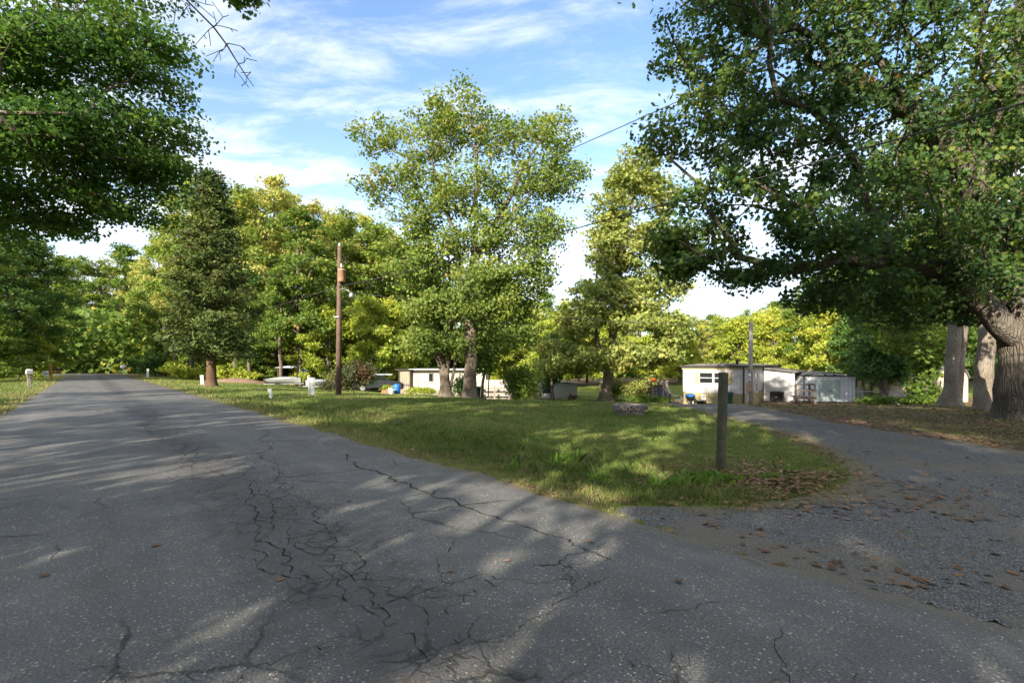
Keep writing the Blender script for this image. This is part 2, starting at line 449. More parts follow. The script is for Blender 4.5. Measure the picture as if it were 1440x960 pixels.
M['dark_trim'] = weathered('dark_trim', (.03, .03, .03), (.05, .047, .045), 5, .6)
M['yellow_trim'] = weathered('yellow_trim', (.45, .38, .20), (.36, .31, .17), 4, .7, .4)
M['white_paint'] = weathered('white_paint', (.74, .74, .72), (.62, .62, .60), 6, .5, .15)
M['grey_deck'] = weathered('grey_deck', (.19, .18, .19), (.27, .25, .25), 5, .85, .2)
M['dark_wood'] = weathered('dark_wood', (.06, .045, .035), (.10, .075, .055), 6, .85, .3)
M['old_wood'] = weathered('old_wood', (.23, .20, .165), (.31, .275, .225), 7, .9, .5)
M['pole_wood'] = weathered('pole_wood', (.095, .06, .045), (.15, .10, .075), 4, .9, .5, bumpy=.3)
M['grey_pole'] = weathered('grey_pole', (.25, .215, .185), (.34, .30, .26), 4, .9, .6, bumpy=.3)
M['post_green'] = weathered('post_green', (.052, .052, .032), (.10, .092, .056), 9, .85, .85, dirt=(.14, .125, .085), bumpy=.6)
M['orange_wood'] = weathered('orange_wood', (.52, .23, .06), (.42, .19, .06), 6, .7, .2)
M['glass'] = weathered('glass', (.012, .015, .016), (.018, .022, .022), 2, .06, spec=.8, bumpy=.0)
M['rust'] = weathered('rust', (.34, .145, .05), (.36, .27, .20), 6, .8, .7, dirt=(.42, .38, .34))
M['metal'] = weathered('metal', (.35, .36, .37), (.45, .45, .45), 8, .45, metal=.6)
M['black'] = weathered('black', (.012, .012, .013), (.022, .022, .022), 8, .6)
M['rubber'] = weathered('rubber', (.018, .018, .018), (.028, .027, .026), 9, .85)
M['green_plastic'] = weathered('green_plastic', (.012, .055, .030), (.018, .07, .04), 5, .5)
M['blue_plastic'] = weathered('blue_plastic', (.012, .12, .42), (.02, .15, .48), 5, .45)
M['red_paint'] = weathered('red_paint', (.35, .03, .025), (.28, .04, .03), 6, .6)
M['stone'] = weathered('stone', (.19, .165, .155), (.27, .235, .215), 9, .9, .0, bumpy=.6, c3=(.12, .12, .10))
M['brick'] = weathered('brick', (.13, .11, .105), (.20, .175, .165), 9, .9, bumpy=.6, c3=(.16, .15, .13))
M['soil'] = weathered('soil', (.045, .034, .025), (.08, .06, .045), 12, .95, bumpy=.8)
M['pumpkin'] = weathered('pumpkin', (.62, .16, .02), (.50, .13, .02), 5, .5)
M['terracotta'] = weathered('terracotta', (.40, .20, .13), (.33, .17, .12), 6, .8)
M['purple'] = weathered('purple', (.14, .13, .26), (.18, .17, .30), 6, .6)
M['car_dark'] = weathered('car_dark', (.022, .026, .030), (.034, .038, .042), 3, .25, spec=.6)
M['silver_tarp'] = weathered('silver_tarp', (.30, .33, .38), (.42, .45, .50), 5, .5)
M['boat_white'] = weathered('boat_white', (.40, .42, .44), (.50, .51, .52), 4, .4, .25)
M['sand_mound'] = weathered('sand_mound', (.17, .11, .075), (.24, .16, .11), 5, .95, bumpy=.6)
M['wire'] = weathered('wire', (.035, .035, .038), (.05, .05, .05), 5, .6)

# ------------------------------------------------------------------ setting: ground, road, driveway
def inpoly(x, y, poly):
    c = np.zeros(np.shape(x), bool); n = len(poly)
    for i in range(n):
        x0, y0 = poly[i]; x1, y1 = poly[(i + 1) % n]
        if y0 == y1: continue
        c ^= ((y0 > y) != (y1 > y)) & (x < (x1 - x0) * (y - y0) / (y1 - y0) + x0)
    return c

def polydist(x, y, poly):
    best = np.full(np.shape(x), 1e9)
    for i in range(len(poly)):
        x0, y0 = poly[i]; x1, y1 = poly[(i + 1) % len(poly)]
        dx, dy = x1 - x0, y1 - y0
        t = np.clip(((x - x0) * dx + (y - y0) * dy) / (dx * dx + dy * dy + 1e-9), 0, 1)
        best = np.minimum(best, np.hypot(x - x0 - t * dx, y - y0 - t * dy))
    return best

def smooth_poly(pts, it=3):
    for _ in range(it):
        q = []
        for i in range(len(pts)):
            a = np.array(pts[i]); b = np.array(pts[(i + 1) % len(pts)])
            q += [a * .75 + b * .25, a * .25 + b * .75]
        pts = q
    return [tuple(p) for p in pts]

_e0 = rn(3.9, 3.55); _e1 = rn(3.9, -3.0)
GRAVEL = smooth_poly([tuple(_e0), (1.8, 5.08), (2.8, 5.2), (3.95, 5.8), (4.95, 7.0), (5.75, 9), (6.0, 11), (6.05, 13.5), (6.1, 17), (6.3, 20), (7.1, 24), (8, 27),
          (9.7, 30.6), (12, 31.3), (14.6, 30), (15.5, 29), (13.5, 26.5), (11, 23), (9.2, 19), (8.5, 15.5), (8.35, 12.5), (8.4, 10), (9.2, 7.6), (13, 6), (13, 1), (9, -4), tuple(_e1)], 2)
LAWN_R = [(-60, 75), tuple(rn(3.9, 60)), tuple(rn(3.9, 0)), (2, 5), (3.2, 5.3), (4.5, 6), (5.2, 8), (6, 12), (6.1, 20), (7.5, 26), (10, 33), (9, 45), (2, 60), (-20, 48), (-30, 55)]

def lawn_mask(x, y):
    n = NV[0] * x + NV[1] * y; s = DV[0] * x + DV[1] * y
    d = n - ROAD_R; e = ROAD_L - n
    ins = inpoly(x, y, LAWN_R); dist = polydist(x, y, LAWN_R)
    m = np.where(ins, .5 + .5 * np.clip(dist / .6, 0, 1), .5 - .5 * np.clip(dist / .9, 0, 1))
    right = (d > 0)
    # left verge lawn
    lv = np.clip((9.5 - e) / 3, 0, 1) * (e > -.2) * (s > -10)
    m = np.where(e > -.2, lv, m)
    # worn patches beyond the driveway and a sunny clearing far behind
    strip = sstep((x - 8.6) / .8) * (1 - sstep((y - 24) / 8)) * right
    m = np.maximum(m, .42 * strip)
    clear = (x > 2) & (y > 40) & (y < 66) & (x < 60)
    m = np.where(clear, np.maximum(m, .8), m)
    m = np.where((d > 0) & (d < .35), np.minimum(m, .5), m)
    return m

def axis(lo, hi, step, far, grow=1.25):
    a = list(np.arange(lo, hi + 1e-6, step)); st = step
    while a[-1] < far: st *= grow; a.append(a[-1] + st)
    st = step
    while a[0] > -far: st *= grow; a.insert(0, a[0] - st)
    return np.array(a)

ax = axis(-30, 32, .3, 700); ay = axis(-2, 58, .3, 700)
gxv, gyv = np.meshgrid(ax, ay); gz = T(gxv, gyv)
V = np.stack([gxv, gyv, gz], -1).reshape(-1, 3)
nx, ny = len(ax), len(ay)
ii = (np.arange(ny - 1)[:, None] * nx + np.arange(nx - 1)[None, :]).ravel()
idx = np.stack([ii, ii + 1, ii + nx + 1, ii + nx], 1).ravel()
ground = link(bpy.data.objects.new('ground', np_mesh('ground', V, np.full(len(ii), 4), idx, M['ground'], True, {'lawn': lawn_mask(V[:, 0], V[:, 1])})))
tag(ground, kind='structure')

def road_center(s):
    """centre line: straight, then bending left beyond the crest"""
    s0 = 84.0
    if s <= s0: return rn(1.0525, s), DV, NV
    Rr = 45.0; a = (s - s0) / Rr
    c = rn(1.0525, s0) - NV * Rr
    nn = NV * math.cos(a) + DV * math.sin(a); dd = DV * math.cos(a) - NV * math.sin(a)
    return c + nn * Rr, dd, nn

def make_road():
    ss = list(np.concatenate([np.arange(-70, -4, .5), np.arange(-4, 16, .2), np.arange(16, 150, .5)])); W = 2.9125; cols = np.linspace(-1, 1, 13)
    V = []; uvs = []
    r2 = random.Random(3)
    for s in ss:
        c, dd, nn = road_center(s)
        wl = .06 * math.sin(s * 1.3) + .05 * math.sin(s * 3.1 + 1) + r2.uniform(-.06, .06)
        wr = .06 * math.sin(s * 1.1 + 2) + .05 * math.sin(s * 2.7) + r2.uniform(-.07, .05)
        for k in cols:
            off = k * W + (wr if k == 1 else 0) - (wl if k == -1 else 0)
            p = c + nn * off
            z = .028 + .03 * (1 - k * k) if abs(k) < 1 else .006
            V.append((p[0], p[1], z)); uvs.append((s, 1.0525 + off))
    n = len(cols); m = len(ss)
    ii = (np.arange(m - 1)[:, None] * n + np.arange(n - 1)[None, :]).ravel()
    idx = np.stack([ii, ii + n, ii + n + 1, ii + 1], 1)[:, ::-1].ravel()
    me = np_mesh('road', V, np.full(len(ii), 4), idx, M['asphalt'], True)
    uvl = me.uv_layers.new(name='UVMap')
    li = np.zeros(len(me.loops), np.int32); me.loops.foreach_get('vertex_index', li)
    uvl.data.foreach_set('uv', np.array(uvs, np.float32)[li].ravel())
    o = link(bpy.data.objects.new('road', me)); tag(o, kind='structure')
make_road()

def road_z(n):
    k = (n - 1.0525) / 2.9125
    return .028 + .03 * max(0, 1 - k * k)

def make_cracks():
    """long open cracks that run along and across the road, as thin dark ribbons lying on it"""
    r = random.Random(11); V = []; Fc = []
    def ribbon(pts, w):
        w *= .30
        b = len(V)
        for i, (n, s) in enumerate(pts):
            a = pts[max(i - 1, 0)]; c = pts[min(i + 1, len(pts) - 1)]
            dx, dy = c[0] - a[0], c[1] - a[1]; L = math.hypot(dx, dy) + 1e-9
            ww = w * r.uniform(.35, 1.5) * min(1, .25 + .3 * min(i, len(pts) - 1 - i)) / 2
            for sg in (-1, 1):
                nn, s2 = n - dy / L * ww * sg + r.uniform(-.004, .004), s + dx / L * ww * sg
                p = rn(nn, s2); V.append((p[0], p[1], road_z(nn) + .004))
        for i in range(len(pts) - 1): Fc.append((b + 2 * i, b + 2 * i + 1, b + 2 * i + 3, b + 2 * i + 2))
    def walk(n, s, ang, L, step, wig, w, branch=.0):
        pts = [(n, s)]; a = ang
        for i in range(int(L / step)):
            a = ang + (a - ang) * .9 + r.gauss(0, wig * .55)
            j = a + r.gauss(0, .55)
            n += math.sin(j) * step; s += math.cos(j) * step
            if not -1.75 < n < 3.85: break
            pts.append((n, s))
            if r.random() < branch:
                walk(n, s, a + r.choice((-1, 1)) * r.uniform(.5, 1.3), r.uniform(.2, 1.1), step, wig * 1.2, w * .6, 0)
        if len(pts) > 2: ribbon(pts, w)
    # the middle seam: several roughly parallel strands
    for k in range(4):
        walk(1.28 + r.uniform(-.22, .22), r.uniform(-.5, 5), 0, r.uniform(3, 9), .06, .15, r.uniform(.012, .026), .03)
    for k in range(7):
        walk(1.25 + r.uniform(-.16, .16), r.uniform(5, 18), 0, r.uniform(4, 10), .08, .16, .024, .03)
    # wheel-path crack on the lawn side
    walk(3.0, 3.3, .0, 5.0, .06, .1, .06, .02)
    walk(2.95, 3.3, math.pi * .92, 1.3, .05, .2, .045, .03)
    # crossing cracks
    for (n, s, a, L, w) in [(1.3, 2.6, 1.5, 1.7, .018), (1.3, 2.0, 1.75, 2.1, .02), (1.2, 1.2, -1.4, 2.4, .018), (1.2, 2.4, -1.75, 1.2, .012), (1.4, 3.4, 1.35, 1.5, .014), (1.5, 4.2, 1.7, 1.3, .012),
                            (2.4, 2.2, .9, 1.0, .014), (3.0, 4.6, 1.4, .8, .01), (1.3, 3.1, 1.9, 1.1, .012),
                            (2.9, 6.5, -1.3, 1.2, .01), (1.3, .9, 1.2, 1.6, .018), (.9, 1.7, -1.9, 1.0, .012), (3.0, 1.3, -1.2, .8, .014), (1.2, 6.4, -1.5, 1.6, .01)]:
        walk(n, s, a, L * .8, .04, .3, w * .8, .04)
    for k in range(16):
        walk(r.uniform(.8, 3.6), r.uniform(.3, 8), r.uniform(0, 6.3), r.uniform(.3, 1.0), .05, .35, r.uniform(.005, .010), .03)
    me = bpy.data.meshes.new('road_cracks'); me.from_pydata(V, [], Fc); me.materials.append(M['black_crack'])
    tag(link(bpy.data.objects.new('road_cracks', me)), kind='structure')
M['black_crack'] = weathered('black_crack', (.018, .017, .017), (.030, .027, .023), 30, .95, spec=.05)
make_cracks()

def make_gravel():
    a = np.arange(0, 16, .2); b = np.arange(-5, 33, .2)
    xx, yy = np.meshgrid(a, b)
    cx, cy = xx[:-1, :-1] + .1, yy[:-1, :-1] + .1
    keep = inpoly(cx, cy, GRAVEL) | (polydist(cx, cy, GRAVEL) < .12)
    n = NV[0] * cx + NV[1] * cy
    keep &= n > 3.82
    V = np.stack([xx, yy, T(xx, yy) + .016], -1).reshape(-1, 3)
    ii = (np.arange(len(b) - 1)[:, None] * len(a) + np.arange(len(a) - 1)[None, :])[keep]
    idx = np.stack([ii, ii + 1, ii + len(a) + 1, ii + len(a)], 1)
    used = np.unique(idx); rem = np.full(len(V), -1); rem[used] = np.arange(len(used))
    V = V[used]; idx = rem[idx]
    ins = inpoly(V[:, 0], V[:, 1], GRAVEL); dist = polydist(V[:, 0], V[:, 1], GRAVEL)
    nn = NV[0] * V[:, 0] + NV[1] * V[:, 1]
    e = np.where(ins, dist, 0)
    e = np.where(nn < 4.6, np.maximum(e, .42), e)
    # uneven outline: pull the border verts in and out
    V[:, 2] -= np.where(ins, 0, .03)
    V[:, 2] += np.clip(4.2 - nn, 0, .5) * .02
    o = link(bpy.data.objects.new('gravel_driveway', np_mesh('gravel_driveway', V, np.full(len(idx), 4), idx.ravel(), M['gravel'], True, {'edge': e})))
    tag(o, kind='structure')
make_gravel()

# ------------------------------------------------------------------ leaves, trees
def ngon_template(kind):
    if kind == 'oak':
        pts = [(0, 0), (.10, .14), (.30, .22), (.16, .36), (.40, .52), (.20, .64), (.30, .84), (.10, .82), (0, 1.02),
               (-.10, .82), (-.30, .84), (-.20, .64), (-.40, .52), (-.16, .36), (-.30, .22), (-.10, .14)]
    elif kind == 'maple':
        pts = [(0, 0), (.28, -.02), (.25, .22), (.52, .40), (.28, .52), (.22, .72), (0, 1), (-.22, .72), (-.28, .52), (-.52, .40), (-.25, .22), (-.28, -.02)]
    elif kind == 'oval':
        pts = [(0, 0), (.2, .25), (.22, .55), (0, 1), (-.22, .55), (-.2, .25)]
    elif kind == 'spray':
        pts = [(0, 0), (.34, .05), (.20, .28), (.52, .46), (.20, .60), (.24, .95), (0, .74), (-.30, 1.0), (-.22, .58), (-.50, .42), (-.18, .26)]
    elif kind == 'needle':
        pts = [(0, 0), (.16, .18), (.06, .30), (.22, .55), (.07, .60), (0, 1), (-.08, .62), (-.2, .5), (-.06, .28), (-.17, .15)]
    elif kind == 'long':
        pts = [(0, 0), (.07, .2), (.11, .5), (.06, .8), (0, 1), (-.06, .8), (-.11, .5), (-.07, .2)]
    return np.array(pts, float)

def unit(a): return a / (np.linalg.norm(a, axis=-1, keepdims=True) + 1e-9)

def leaf_mesh(name, P, N, size, kind, mat, droop=.3, tang=None, r=None, curlmax=.45):
    """one face per leaf; P base points, N normals"""
    r = r or rng
    tpl = ngon_template(kind); k = len(tpl); m = len(P)
    N = unit(N)
    if tang is None: tang = r.normal(size=(m, 3)) + np.array([0, 0, -droop])
    Tn = unit(tang - (tang * N).sum(1, keepdims=True) * N)
    B = np.cross(N, Tn)
    sz = np.asarray(size).reshape(-1, 1, 1)
    x = tpl[:, 0][None, :, None]; y = (tpl[:, 1] - .35)[None, :, None]
    curl = r.uniform(-.15, curlmax, (m, 1, 1))
    V = P[:, None, :] + sz * (x * B[:, None, :] + y * Tn[:, None, :] - (curl * (y * y + 1.2 * x * x)) * N[:, None, :])
    return np_mesh(name, V.reshape(-1, 3), np.full(m, k), np.arange(m * k), mat)

def grow(trunks, clumps, base_r, seed, tip=.012, alpha=.22, seg=.7, jitter=.08, expo=2.3, taper=.35):
    """trunks: polylines sharing the base; every clump is joined to the nearest good limb; radii follow the pipe rule"""
    r = np.random.default_rng(seed)
    pos = []; par = []; path = []; istr = []
    for tr, br in trunks:
        tr = np.array(tr, float); prev = -1
        for i in range(len(tr) - 1):
            L = np.linalg.norm(tr[i + 1] - tr[i]); k = max(1, int(L / seg))
            for j in range(k + (1 if i == len(tr) - 2 else 0)):
                p = tr[i] + (tr[i + 1] - tr[i]) * j / k
                if br is not None and prev == -1 and br >= 0:
                    prev = int(np.argmin(np.linalg.norm(np.array(pos) - p, axis=1)))
                if i + j > 0: p = p + r.normal(0, jitter * .4, 3) * np.array([1, 1, .3])
                pos.append(p); par.append(prev); istr.append(1)
                path.append(0 if prev < 0 else path[prev] + np.linalg.norm(pos[-1] - pos[prev]))
                prev = len(pos) - 1
    pos = [np.asarray(p) for p in pos]
    C = np.asarray(clumps)
    base = pos[0]
    tp = np.array(pos)
    dmin = np.min(np.linalg.norm(C[:, None, :] - tp[None], axis=2), axis=1)
    low = tp[:, 2].min()
    A = np.zeros((len(pos) + len(C) * 14 + 50, 3)); A[:len(pos)] = tp
    PL = np.zeros(len(A)); PL[:len(pos)] = path; cnt = len(pos)
    lowfree = base[2] + .22 * (tp[:, 2].max() - base[2])
    for ci in np.argsort(dmin):
        c = C[ci]
        dvec = c - A[:cnt]; dd = np.linalg.norm(dvec, axis=1)
        cost = dd + alpha * PL[:cnt] + .5 * np.clip(-dvec[:, 2], 0, 9)
        cost = cost + 3.0 * (A[:cnt, 2] < lowfree) * (c[2] > lowfree)
        j = int(np.argmin(cost)); L = dd[j]
        k = max(1, int(L / seg)); a = A[j].copy()
        sag = L * .10
        prev = j
        for q in range(1, k + 1):
            f = q / k
            p = a + (c - a) * f
            p[2] += sag * math.sin(math.pi * f)
            if q < k: p = p + r.normal(0, jitter, 3)
            A[cnt] = p; PL[cnt] = PL[prev] + np.linalg.norm(p - A[prev])
            par.append(prev); istr.append(0); prev = cnt; cnt += 1
            if cnt >= len(A) - 2: break
    A = A[:cnt]; par = np.array(par)
    rad = np.zeros(cnt); ch = [[] for _ in range(cnt)]
    for i in range(cnt):
        if par[i] >= 0: ch[par[i]].append(i)
    order = np.argsort(-PL[:cnt], kind='stable')
    acc = np.zeros(cnt)
    for i in order:
        rad[i] = max(tip, acc[i] ** (1 / expo) if acc[i] > 0 else tip)
        if par[i] >= 0: acc[par[i]] += rad[i] ** expo
    mx = max(rad[i] for i in range(cnt) if par[i] < 0)
    sc = base_r / mx
    rad = rad * (1 + (sc - 1) * np.clip(rad / mx, 0, 1) ** .6)
    return A, par, rad, ch

def limbs_mesh(name, A, par, rad, ch, mat, sides=(10, 6, 4), flare=.7, flare_h=.5, rough=.0, seed=0, minr=0.0):
    r = np.random.default_rng(seed)
    V = []; counts = []; idx = []
    roots = [i for i in range(len(A)) if par[i] < 0]
    stack = [(i, None) for i in roots]; nb = 0
    while stack:
        i, p0 = stack.pop()
        chain = [i] if p0 is None else [p0, i]
        while True:
            last = chain[-1]
            if not ch[last]: break
            kids = sorted(ch[last], key=lambda q: -rad[q])
            for q in kids[1:]: stack.append((q, last))
            chain.append(kids[0])
        if len(chain) < 2: continue
        P = A[chain]; rr = rad[chain].copy()
        if p0 is not None: rr[0] = min(rr[0], rr[1] * 1.25)
        if rr.max() < minr: continue
        rmax = rr.max(); n = sides[0] if rmax > .12 else (sides[1] if rmax > .035 else sides[2])
        isroot = p0 is None
        if isroot:
            # finer rings at the foot
            q = [P[0] - np.array([0, 0, .35])]; qr = [rr[0]]
            for f in (0, .12, .25, .45, .7): q.append(P[0] + (P[1] - P[0]) * f); qr.append(rr[0] + (rr[1] - rr[0]) * f)
            P = np.vstack([np.array(q), P[1:]]); rr = np.concatenate([qr, rr[1:]])
        d = np.gradient(P, axis=0); d = unit(d)
        a = np.cross(d[0], [0.31, .95, .1]); a = a / np.linalg.norm(a)
        ph = r.uniform(0, 6.28, 4)
        th = np.arange(n) * 2 * math.pi / n
        for j in range(len(P)):
            a = a - a.dot(d[j]) * d[j]; a = a / (np.linalg.norm(a) + 1e-9); b = np.cross(d[j], a)
            R_ = np.full(n, rr[j])
            if isroot:
                hgt = max(0, P[j][2] - A[chain[0]][2])
                fl = flare * math.exp(-hgt / flare_h)
                lob = .5 + .5 * np.sin(th * 3 + ph[0]) * .6 + .35 * np.sin(th * 5 + ph[1])
                R_ = R_ * (1 + fl * (.45 + np.clip(lob, 0, 1)))
            if rough and rmax > .12:
                R_ = R_ * (1 + rough * (np.sin(th * 4 + ph[2] + j * .5) * .5 + np.sin(th * 7 + ph[3] - j * .3) * .35 + r.normal(0, .25, n)))
            V.append(P[j] + R_[:, None] * (np.cos(th)[:, None] * a + np.sin(th)[:, None] * b))
        for j in range(len(P) - 1):
            k = np.arange(n); k2 = (k + 1) % n
            q = np.stack([nb + j * n + k, nb + j * n + k2, nb + (j + 1) * n + k2, nb + (j + 1) * n + k], 1)
            idx.append(q.ravel()); counts.append(np.full(n, 4))
        nb += n * len(P)
    return np_mesh(name, np.vstack(V), np.concatenate(counts), np.concatenate(idx), mat, True)

def lobes_clumps(lobes, seed, shell=.55):
    """lobes: (centre, radii, count); points mostly in the outer part of each lobe"""
    r = np.random.default_rng(seed); out = []
    for c, rad, n in lobes:
        v = unit(r.normal(size=(n, 3))); q = r.uniform(shell ** 3, 1, n) ** (1 / 3)
        q = np.where(r.random(n) < .25, r.uniform(.1, 1, n), q)
        out.append(np.array(c) + v * q[:, None] * np.array(rad))
    return np.vstack(out)

def crown_leaves(clumps, per, spread, seed, center=None, upw=.7, outw=.5, rnd=.8):
    r = np.random.default_rng(seed)
    n = len(clumps)
    cnt = np.maximum(4, (per * r.uniform(.55, 1.45, n))).astype(int)
    ci = np.repeat(np.arange(n), cnt)
    sp = r.uniform(.7, 1.3, n)[ci][:, None] * np.array(spread)
    off = r.normal(size=(len(ci), 3)); off = off / (1 + .25 * np.linalg.norm(off, axis=1, keepdims=True))
    P = clumps[ci] + off * sp
    cen = np.mean(clumps, 0) if center is None else np.array(center)
    N = upw * np.array([0, 0, 1.0]) + outw * unit(P - cen) + rnd * r.normal(size=P.shape)
    return P, N

def build_tree(name, label, cat, base, trunks, lobes, base_r, leafkind, leafsize, leafm, bark, per=60, spread=(.4, .4, .28), seed=1, shell=.5,
               flare=.7, flare_h=.4, rough=.06, sides=(12, 6, 4), group=None, alpha=.22, droop=.3, seg=.7, jitter=.1, minr=.0, upw=.7, extra=None, tip=.010):
    base = np.array(base, float)
    cl = lobes_clumps(lobes, seed, shell)
    if extra is not None: cl = np.vstack([cl, extra])
    A, par, rad, ch = grow(trunks, cl, base_r, seed, tip=tip, alpha=alpha, seg=seg, jitter=jitter)
    P, N = crown_leaves(cl, per, spread, seed + 5, upw=upw)
    r = np.random.default_rng(seed + 9)
    sz = leafsize * r.uniform(.65, 1.25, len(P))
    root = thing(name, label, cat, tuple(base), 0, group)
    tm = limbs_mesh('trunk', A - base, par, rad, ch, bark, sides, flare, flare_h, rough, seed, minr)
    link(bpy.data.objects.new('trunk', tm), root)
    cm = leaf_mesh('crown', P - base, N, sz, leafkind, leafm, droop, r=r)
    link(bpy.data.objects.new('crown', cm), root)
    return root

def lobe(px, py, Y, r, n):
    return (at(px, py, Y), r if isinstance(r, (tuple, list)) else (r, r, r), n)

# --- the great oak beside the driveway
OB = np.array(gx(1447, 13.0))
def ob(dx, dy, z): return (OB[0] + dx, OB[1] + dy, OB[2] + z)
oak_tr = [([ob(0, 0, 0), ob(-.05, .05, 1.6), ob(.0, .1, 2.7), ob(.25, .2, 4.4), ob(.35, .2, 7), ob(.1, .4, 10), ob(0, .2, 13)], None),
          ([ob(-.25, .0, 2.0), ob(-1.2, -.1, 3.0), ob(-2.6, -.4, 3.9), ob(-4.6, -.8, 4.3), ob(-6.6, -1.2, 4.6)], 1),
          ([ob(-.1, .05, 2.9), ob(-1.0, -.2, 4.6), ob(-2.2, -.6, 6.4), ob(-4.0, -1.0, 7.8), ob(-6.4, -1.6, 8.6)], 1),
          ([ob(.1, .1, 3.6), ob(-.9, .6, 6.2), ob(-2.2, 1.0, 8.6), ob(-3.2, 1.4, 11)], 1),
          ([ob(.25, .1, 4.2), ob(1.0, -1.5, 6), ob(1.2, -3.4, 7.8), ob(.6, -5, 9)], 1),
          ([ob(.2, .1, 3.8), ob(2.2, .6, 6), ob(4.2, .6, 8), ob(5.5, 1, 9)], 1)]
oak_lobes = [lobe(958, 372, 11.3, (.75, .9, .35), 18), lobe(945, 330, 11.3, (.5, .8, .4), 12), lobe(935, 190, 11.2, (.5, .8, .5), 12), lobe(1165, 332, 10.3, (1.0, .8, .45), 26), lobe(1120, 300, 10.6, (.8, .8, .5), 18), lobe(1007, 50, 11, (1.5, 1.6, 1.3), 46), lobe(1012, 175, 11.2, (1.2, 1.5, 1.0), 40), lobe(1022, 285, 11.2, (1.25, 1.4, .75), 40), lobe(992, 352, 11.5, (.9, 1.2, .5), 24),
             lobe(1062, 385, 11.8, (1.1, 1.2, .4), 20), lobe(1102, 90, 11, (1.7, 1.8, 1.4), 44), lobe(1112, 210, 11.2, (1.4, 1.6, .9), 26), lobe(1198, 40, 11, (1.8, 2, 1.4), 46),
             lobe(1208, 170, 11.5, (1.8, 2, 1.2), 40), lobe(1188, 285, 11.5, (1.5, 1.8, .9), 30), lobe(1188, 375, 12, (1.6, 1.6, .6), 36), lobe(1158, 420, 12.4, (1.1, 1.2, .35), 22),
             lobe(1298, 90, 11.5, (2, 2, 1.6), 46), lobe(1298, 230, 11.8, (1.8, 2, 1.1), 36), lobe(1298, 340, 12.2, (1.7, 1.8, .8), 44), lobe(1278, 415, 13, (1.6, 1.5, .5), 30),
             lobe(1398, 50, 11.5, (2, 2.2, 1.8), 44), lobe(1408, 180, 12, (1.9, 2.2, 1.2), 34), lobe(1408, 300, 12.3, (1.7, 2, .9), 38), lobe(1378, 385, 12.2, (1.3, 1.4, .5), 26),
             lobe(1488, 100, 12, (2.4, 2.6, 2.2), 44), lobe(1498, 300, 12, (2.2, 2.4, 1.2), 34), lobe(1122, -70, 11.5, (2.6, 2.6, 1.7), 60), lobe(1288, -100, 12, (3.2, 3, 1.9), 70),
             lobe(1458, -100, 12.5, (3, 3, 2), 54), lobe(1338, -230, 13, (3.5, 3.2, 1.8), 60), lobe(1022, -40, 11, (1.4, 1.6, .9), 26), lobe(1608, 0, 13.5, (3, 3, 2.6), 60), ((4.6, 12.3, 12.4), (2.2, 2.2, 1.4), 46), ((6.5, 14, 11.2), (2.2, 2.2, 1.4), 46), ((8, 16, 9.8), (2.2, 2.0, 1.4), 44), lobe(1208, 415, 14, (1.3, 1.4, .5), 26), lobe(1268, 440, 14.5, (1.4, 1.4, .5), 26), lobe(1338, 430, 14, (1.2, 1.3, .5), 22), ((10.5, 14, 14.0), (3, 3, 2), 60)]
build_tree('oak_tree', 'huge dark oak with a thick furrowed trunk and low limbs spreading over the gravel driveway', 'tree', OB, oak_tr, oak_lobes, .57, 'oak', .125,
           M['oak_leaf'], M['oak_bark'], per=58, spread=(.28, .28, .17), seed=21, flare=.4, flare_h=.5, rough=.05, sides=(22, 8, 5), droop=.6, jitter=.12, seg=.55)

# --- maple overhanging the road from the other verge
MBs = np.array([-10.2, 5.4, t1(-10.2, 5.4)])
def mb(dx, dy, z): return (MBs[0] + dx, MBs[1] + dy, MBs[2] + z)
map_tr = [([mb(0, 0, 0), mb(.1, .2, 3), mb(.0, .6, 6), mb(.3, 1, 10), mb(.2, 1.5, 14)], None),
          ([mb(.1, .2, 3.2), mb(.7, 1.9, 4.6)], 1), ([mb(.05, .4, 4.5), mb(.9, 1.9, 6.6)], 1), ([mb(0, .6, 6), mb(-.7, 2, 8)], 1)]
map_lobes = [lobe(232, 60, 10, (.35, .8, .3), 9), lobe(222, 120, 10, (.35, .8, .25), 8), lobe(245, 185, 10.2, (.4, .8, .22), 10), lobe(235, 232, 10.2, (.5, .8, .2), 10), lobe(190, 300, 10.4, (.5, .8, .2), 10), lobe(70, 50, 8.8, (1.0, .8, .5), 24), lobe(30, 190, 8.8, (1.0, .8, .45), 24), lobe(110, 185, 9.2, (.9, .9, .5), 22), lobe(175, 60, 10, (.85, 1.4, 1.0), 40), lobe(175, 190, 10, (.95, 1.4, .7), 44), lobe(110, 130, 10, (1.2, 1.6, 1.2), 50), lobe(150, 262, 10.2, (1.15, 1.2, .45), 36),
             lobe(205, 243, 10.4, (.55, .7, .3), 16), lobe(50, 60, 9.5, (1.5, 1.7, 1.4), 50), lobe(40, 210, 10, (1.4, 1.7, 1.0), 50), lobe(90, 295, 10.5, (1.0, 1.2, .5), 30),
             lobe(0, 310, 10.5, (1.5, 1.6, .7), 50), lobe(-60, 120, 9.5, (1.6, 1.8, 1.5), 44), lobe(-80, 260, 10, (1.6, 1.8, 1), 40), lobe(160, -60, 10, (1.2, 1.6, 1.3), 34),
             lobe(40, -70, 10, (2, 2.2, 1.6), 40), lobe(-100, -40, 9, (2.2, 2.4, 2), 40), lobe(-190, 200, 9, (2, 2, 2), 40)]
maple = build_tree('maple_tree', 'leafy green maple hanging over the road opposite the lawn', 'tree', MBs, map_tr, map_lobes, .15, 'maple', .078,
                   M['maple_leaf'], M['brown_bark'], per=96, spread=(.34, .34, .12), seed=5, sides=(12, 7, 4), droop=.4, seg=.6, tip=.006)

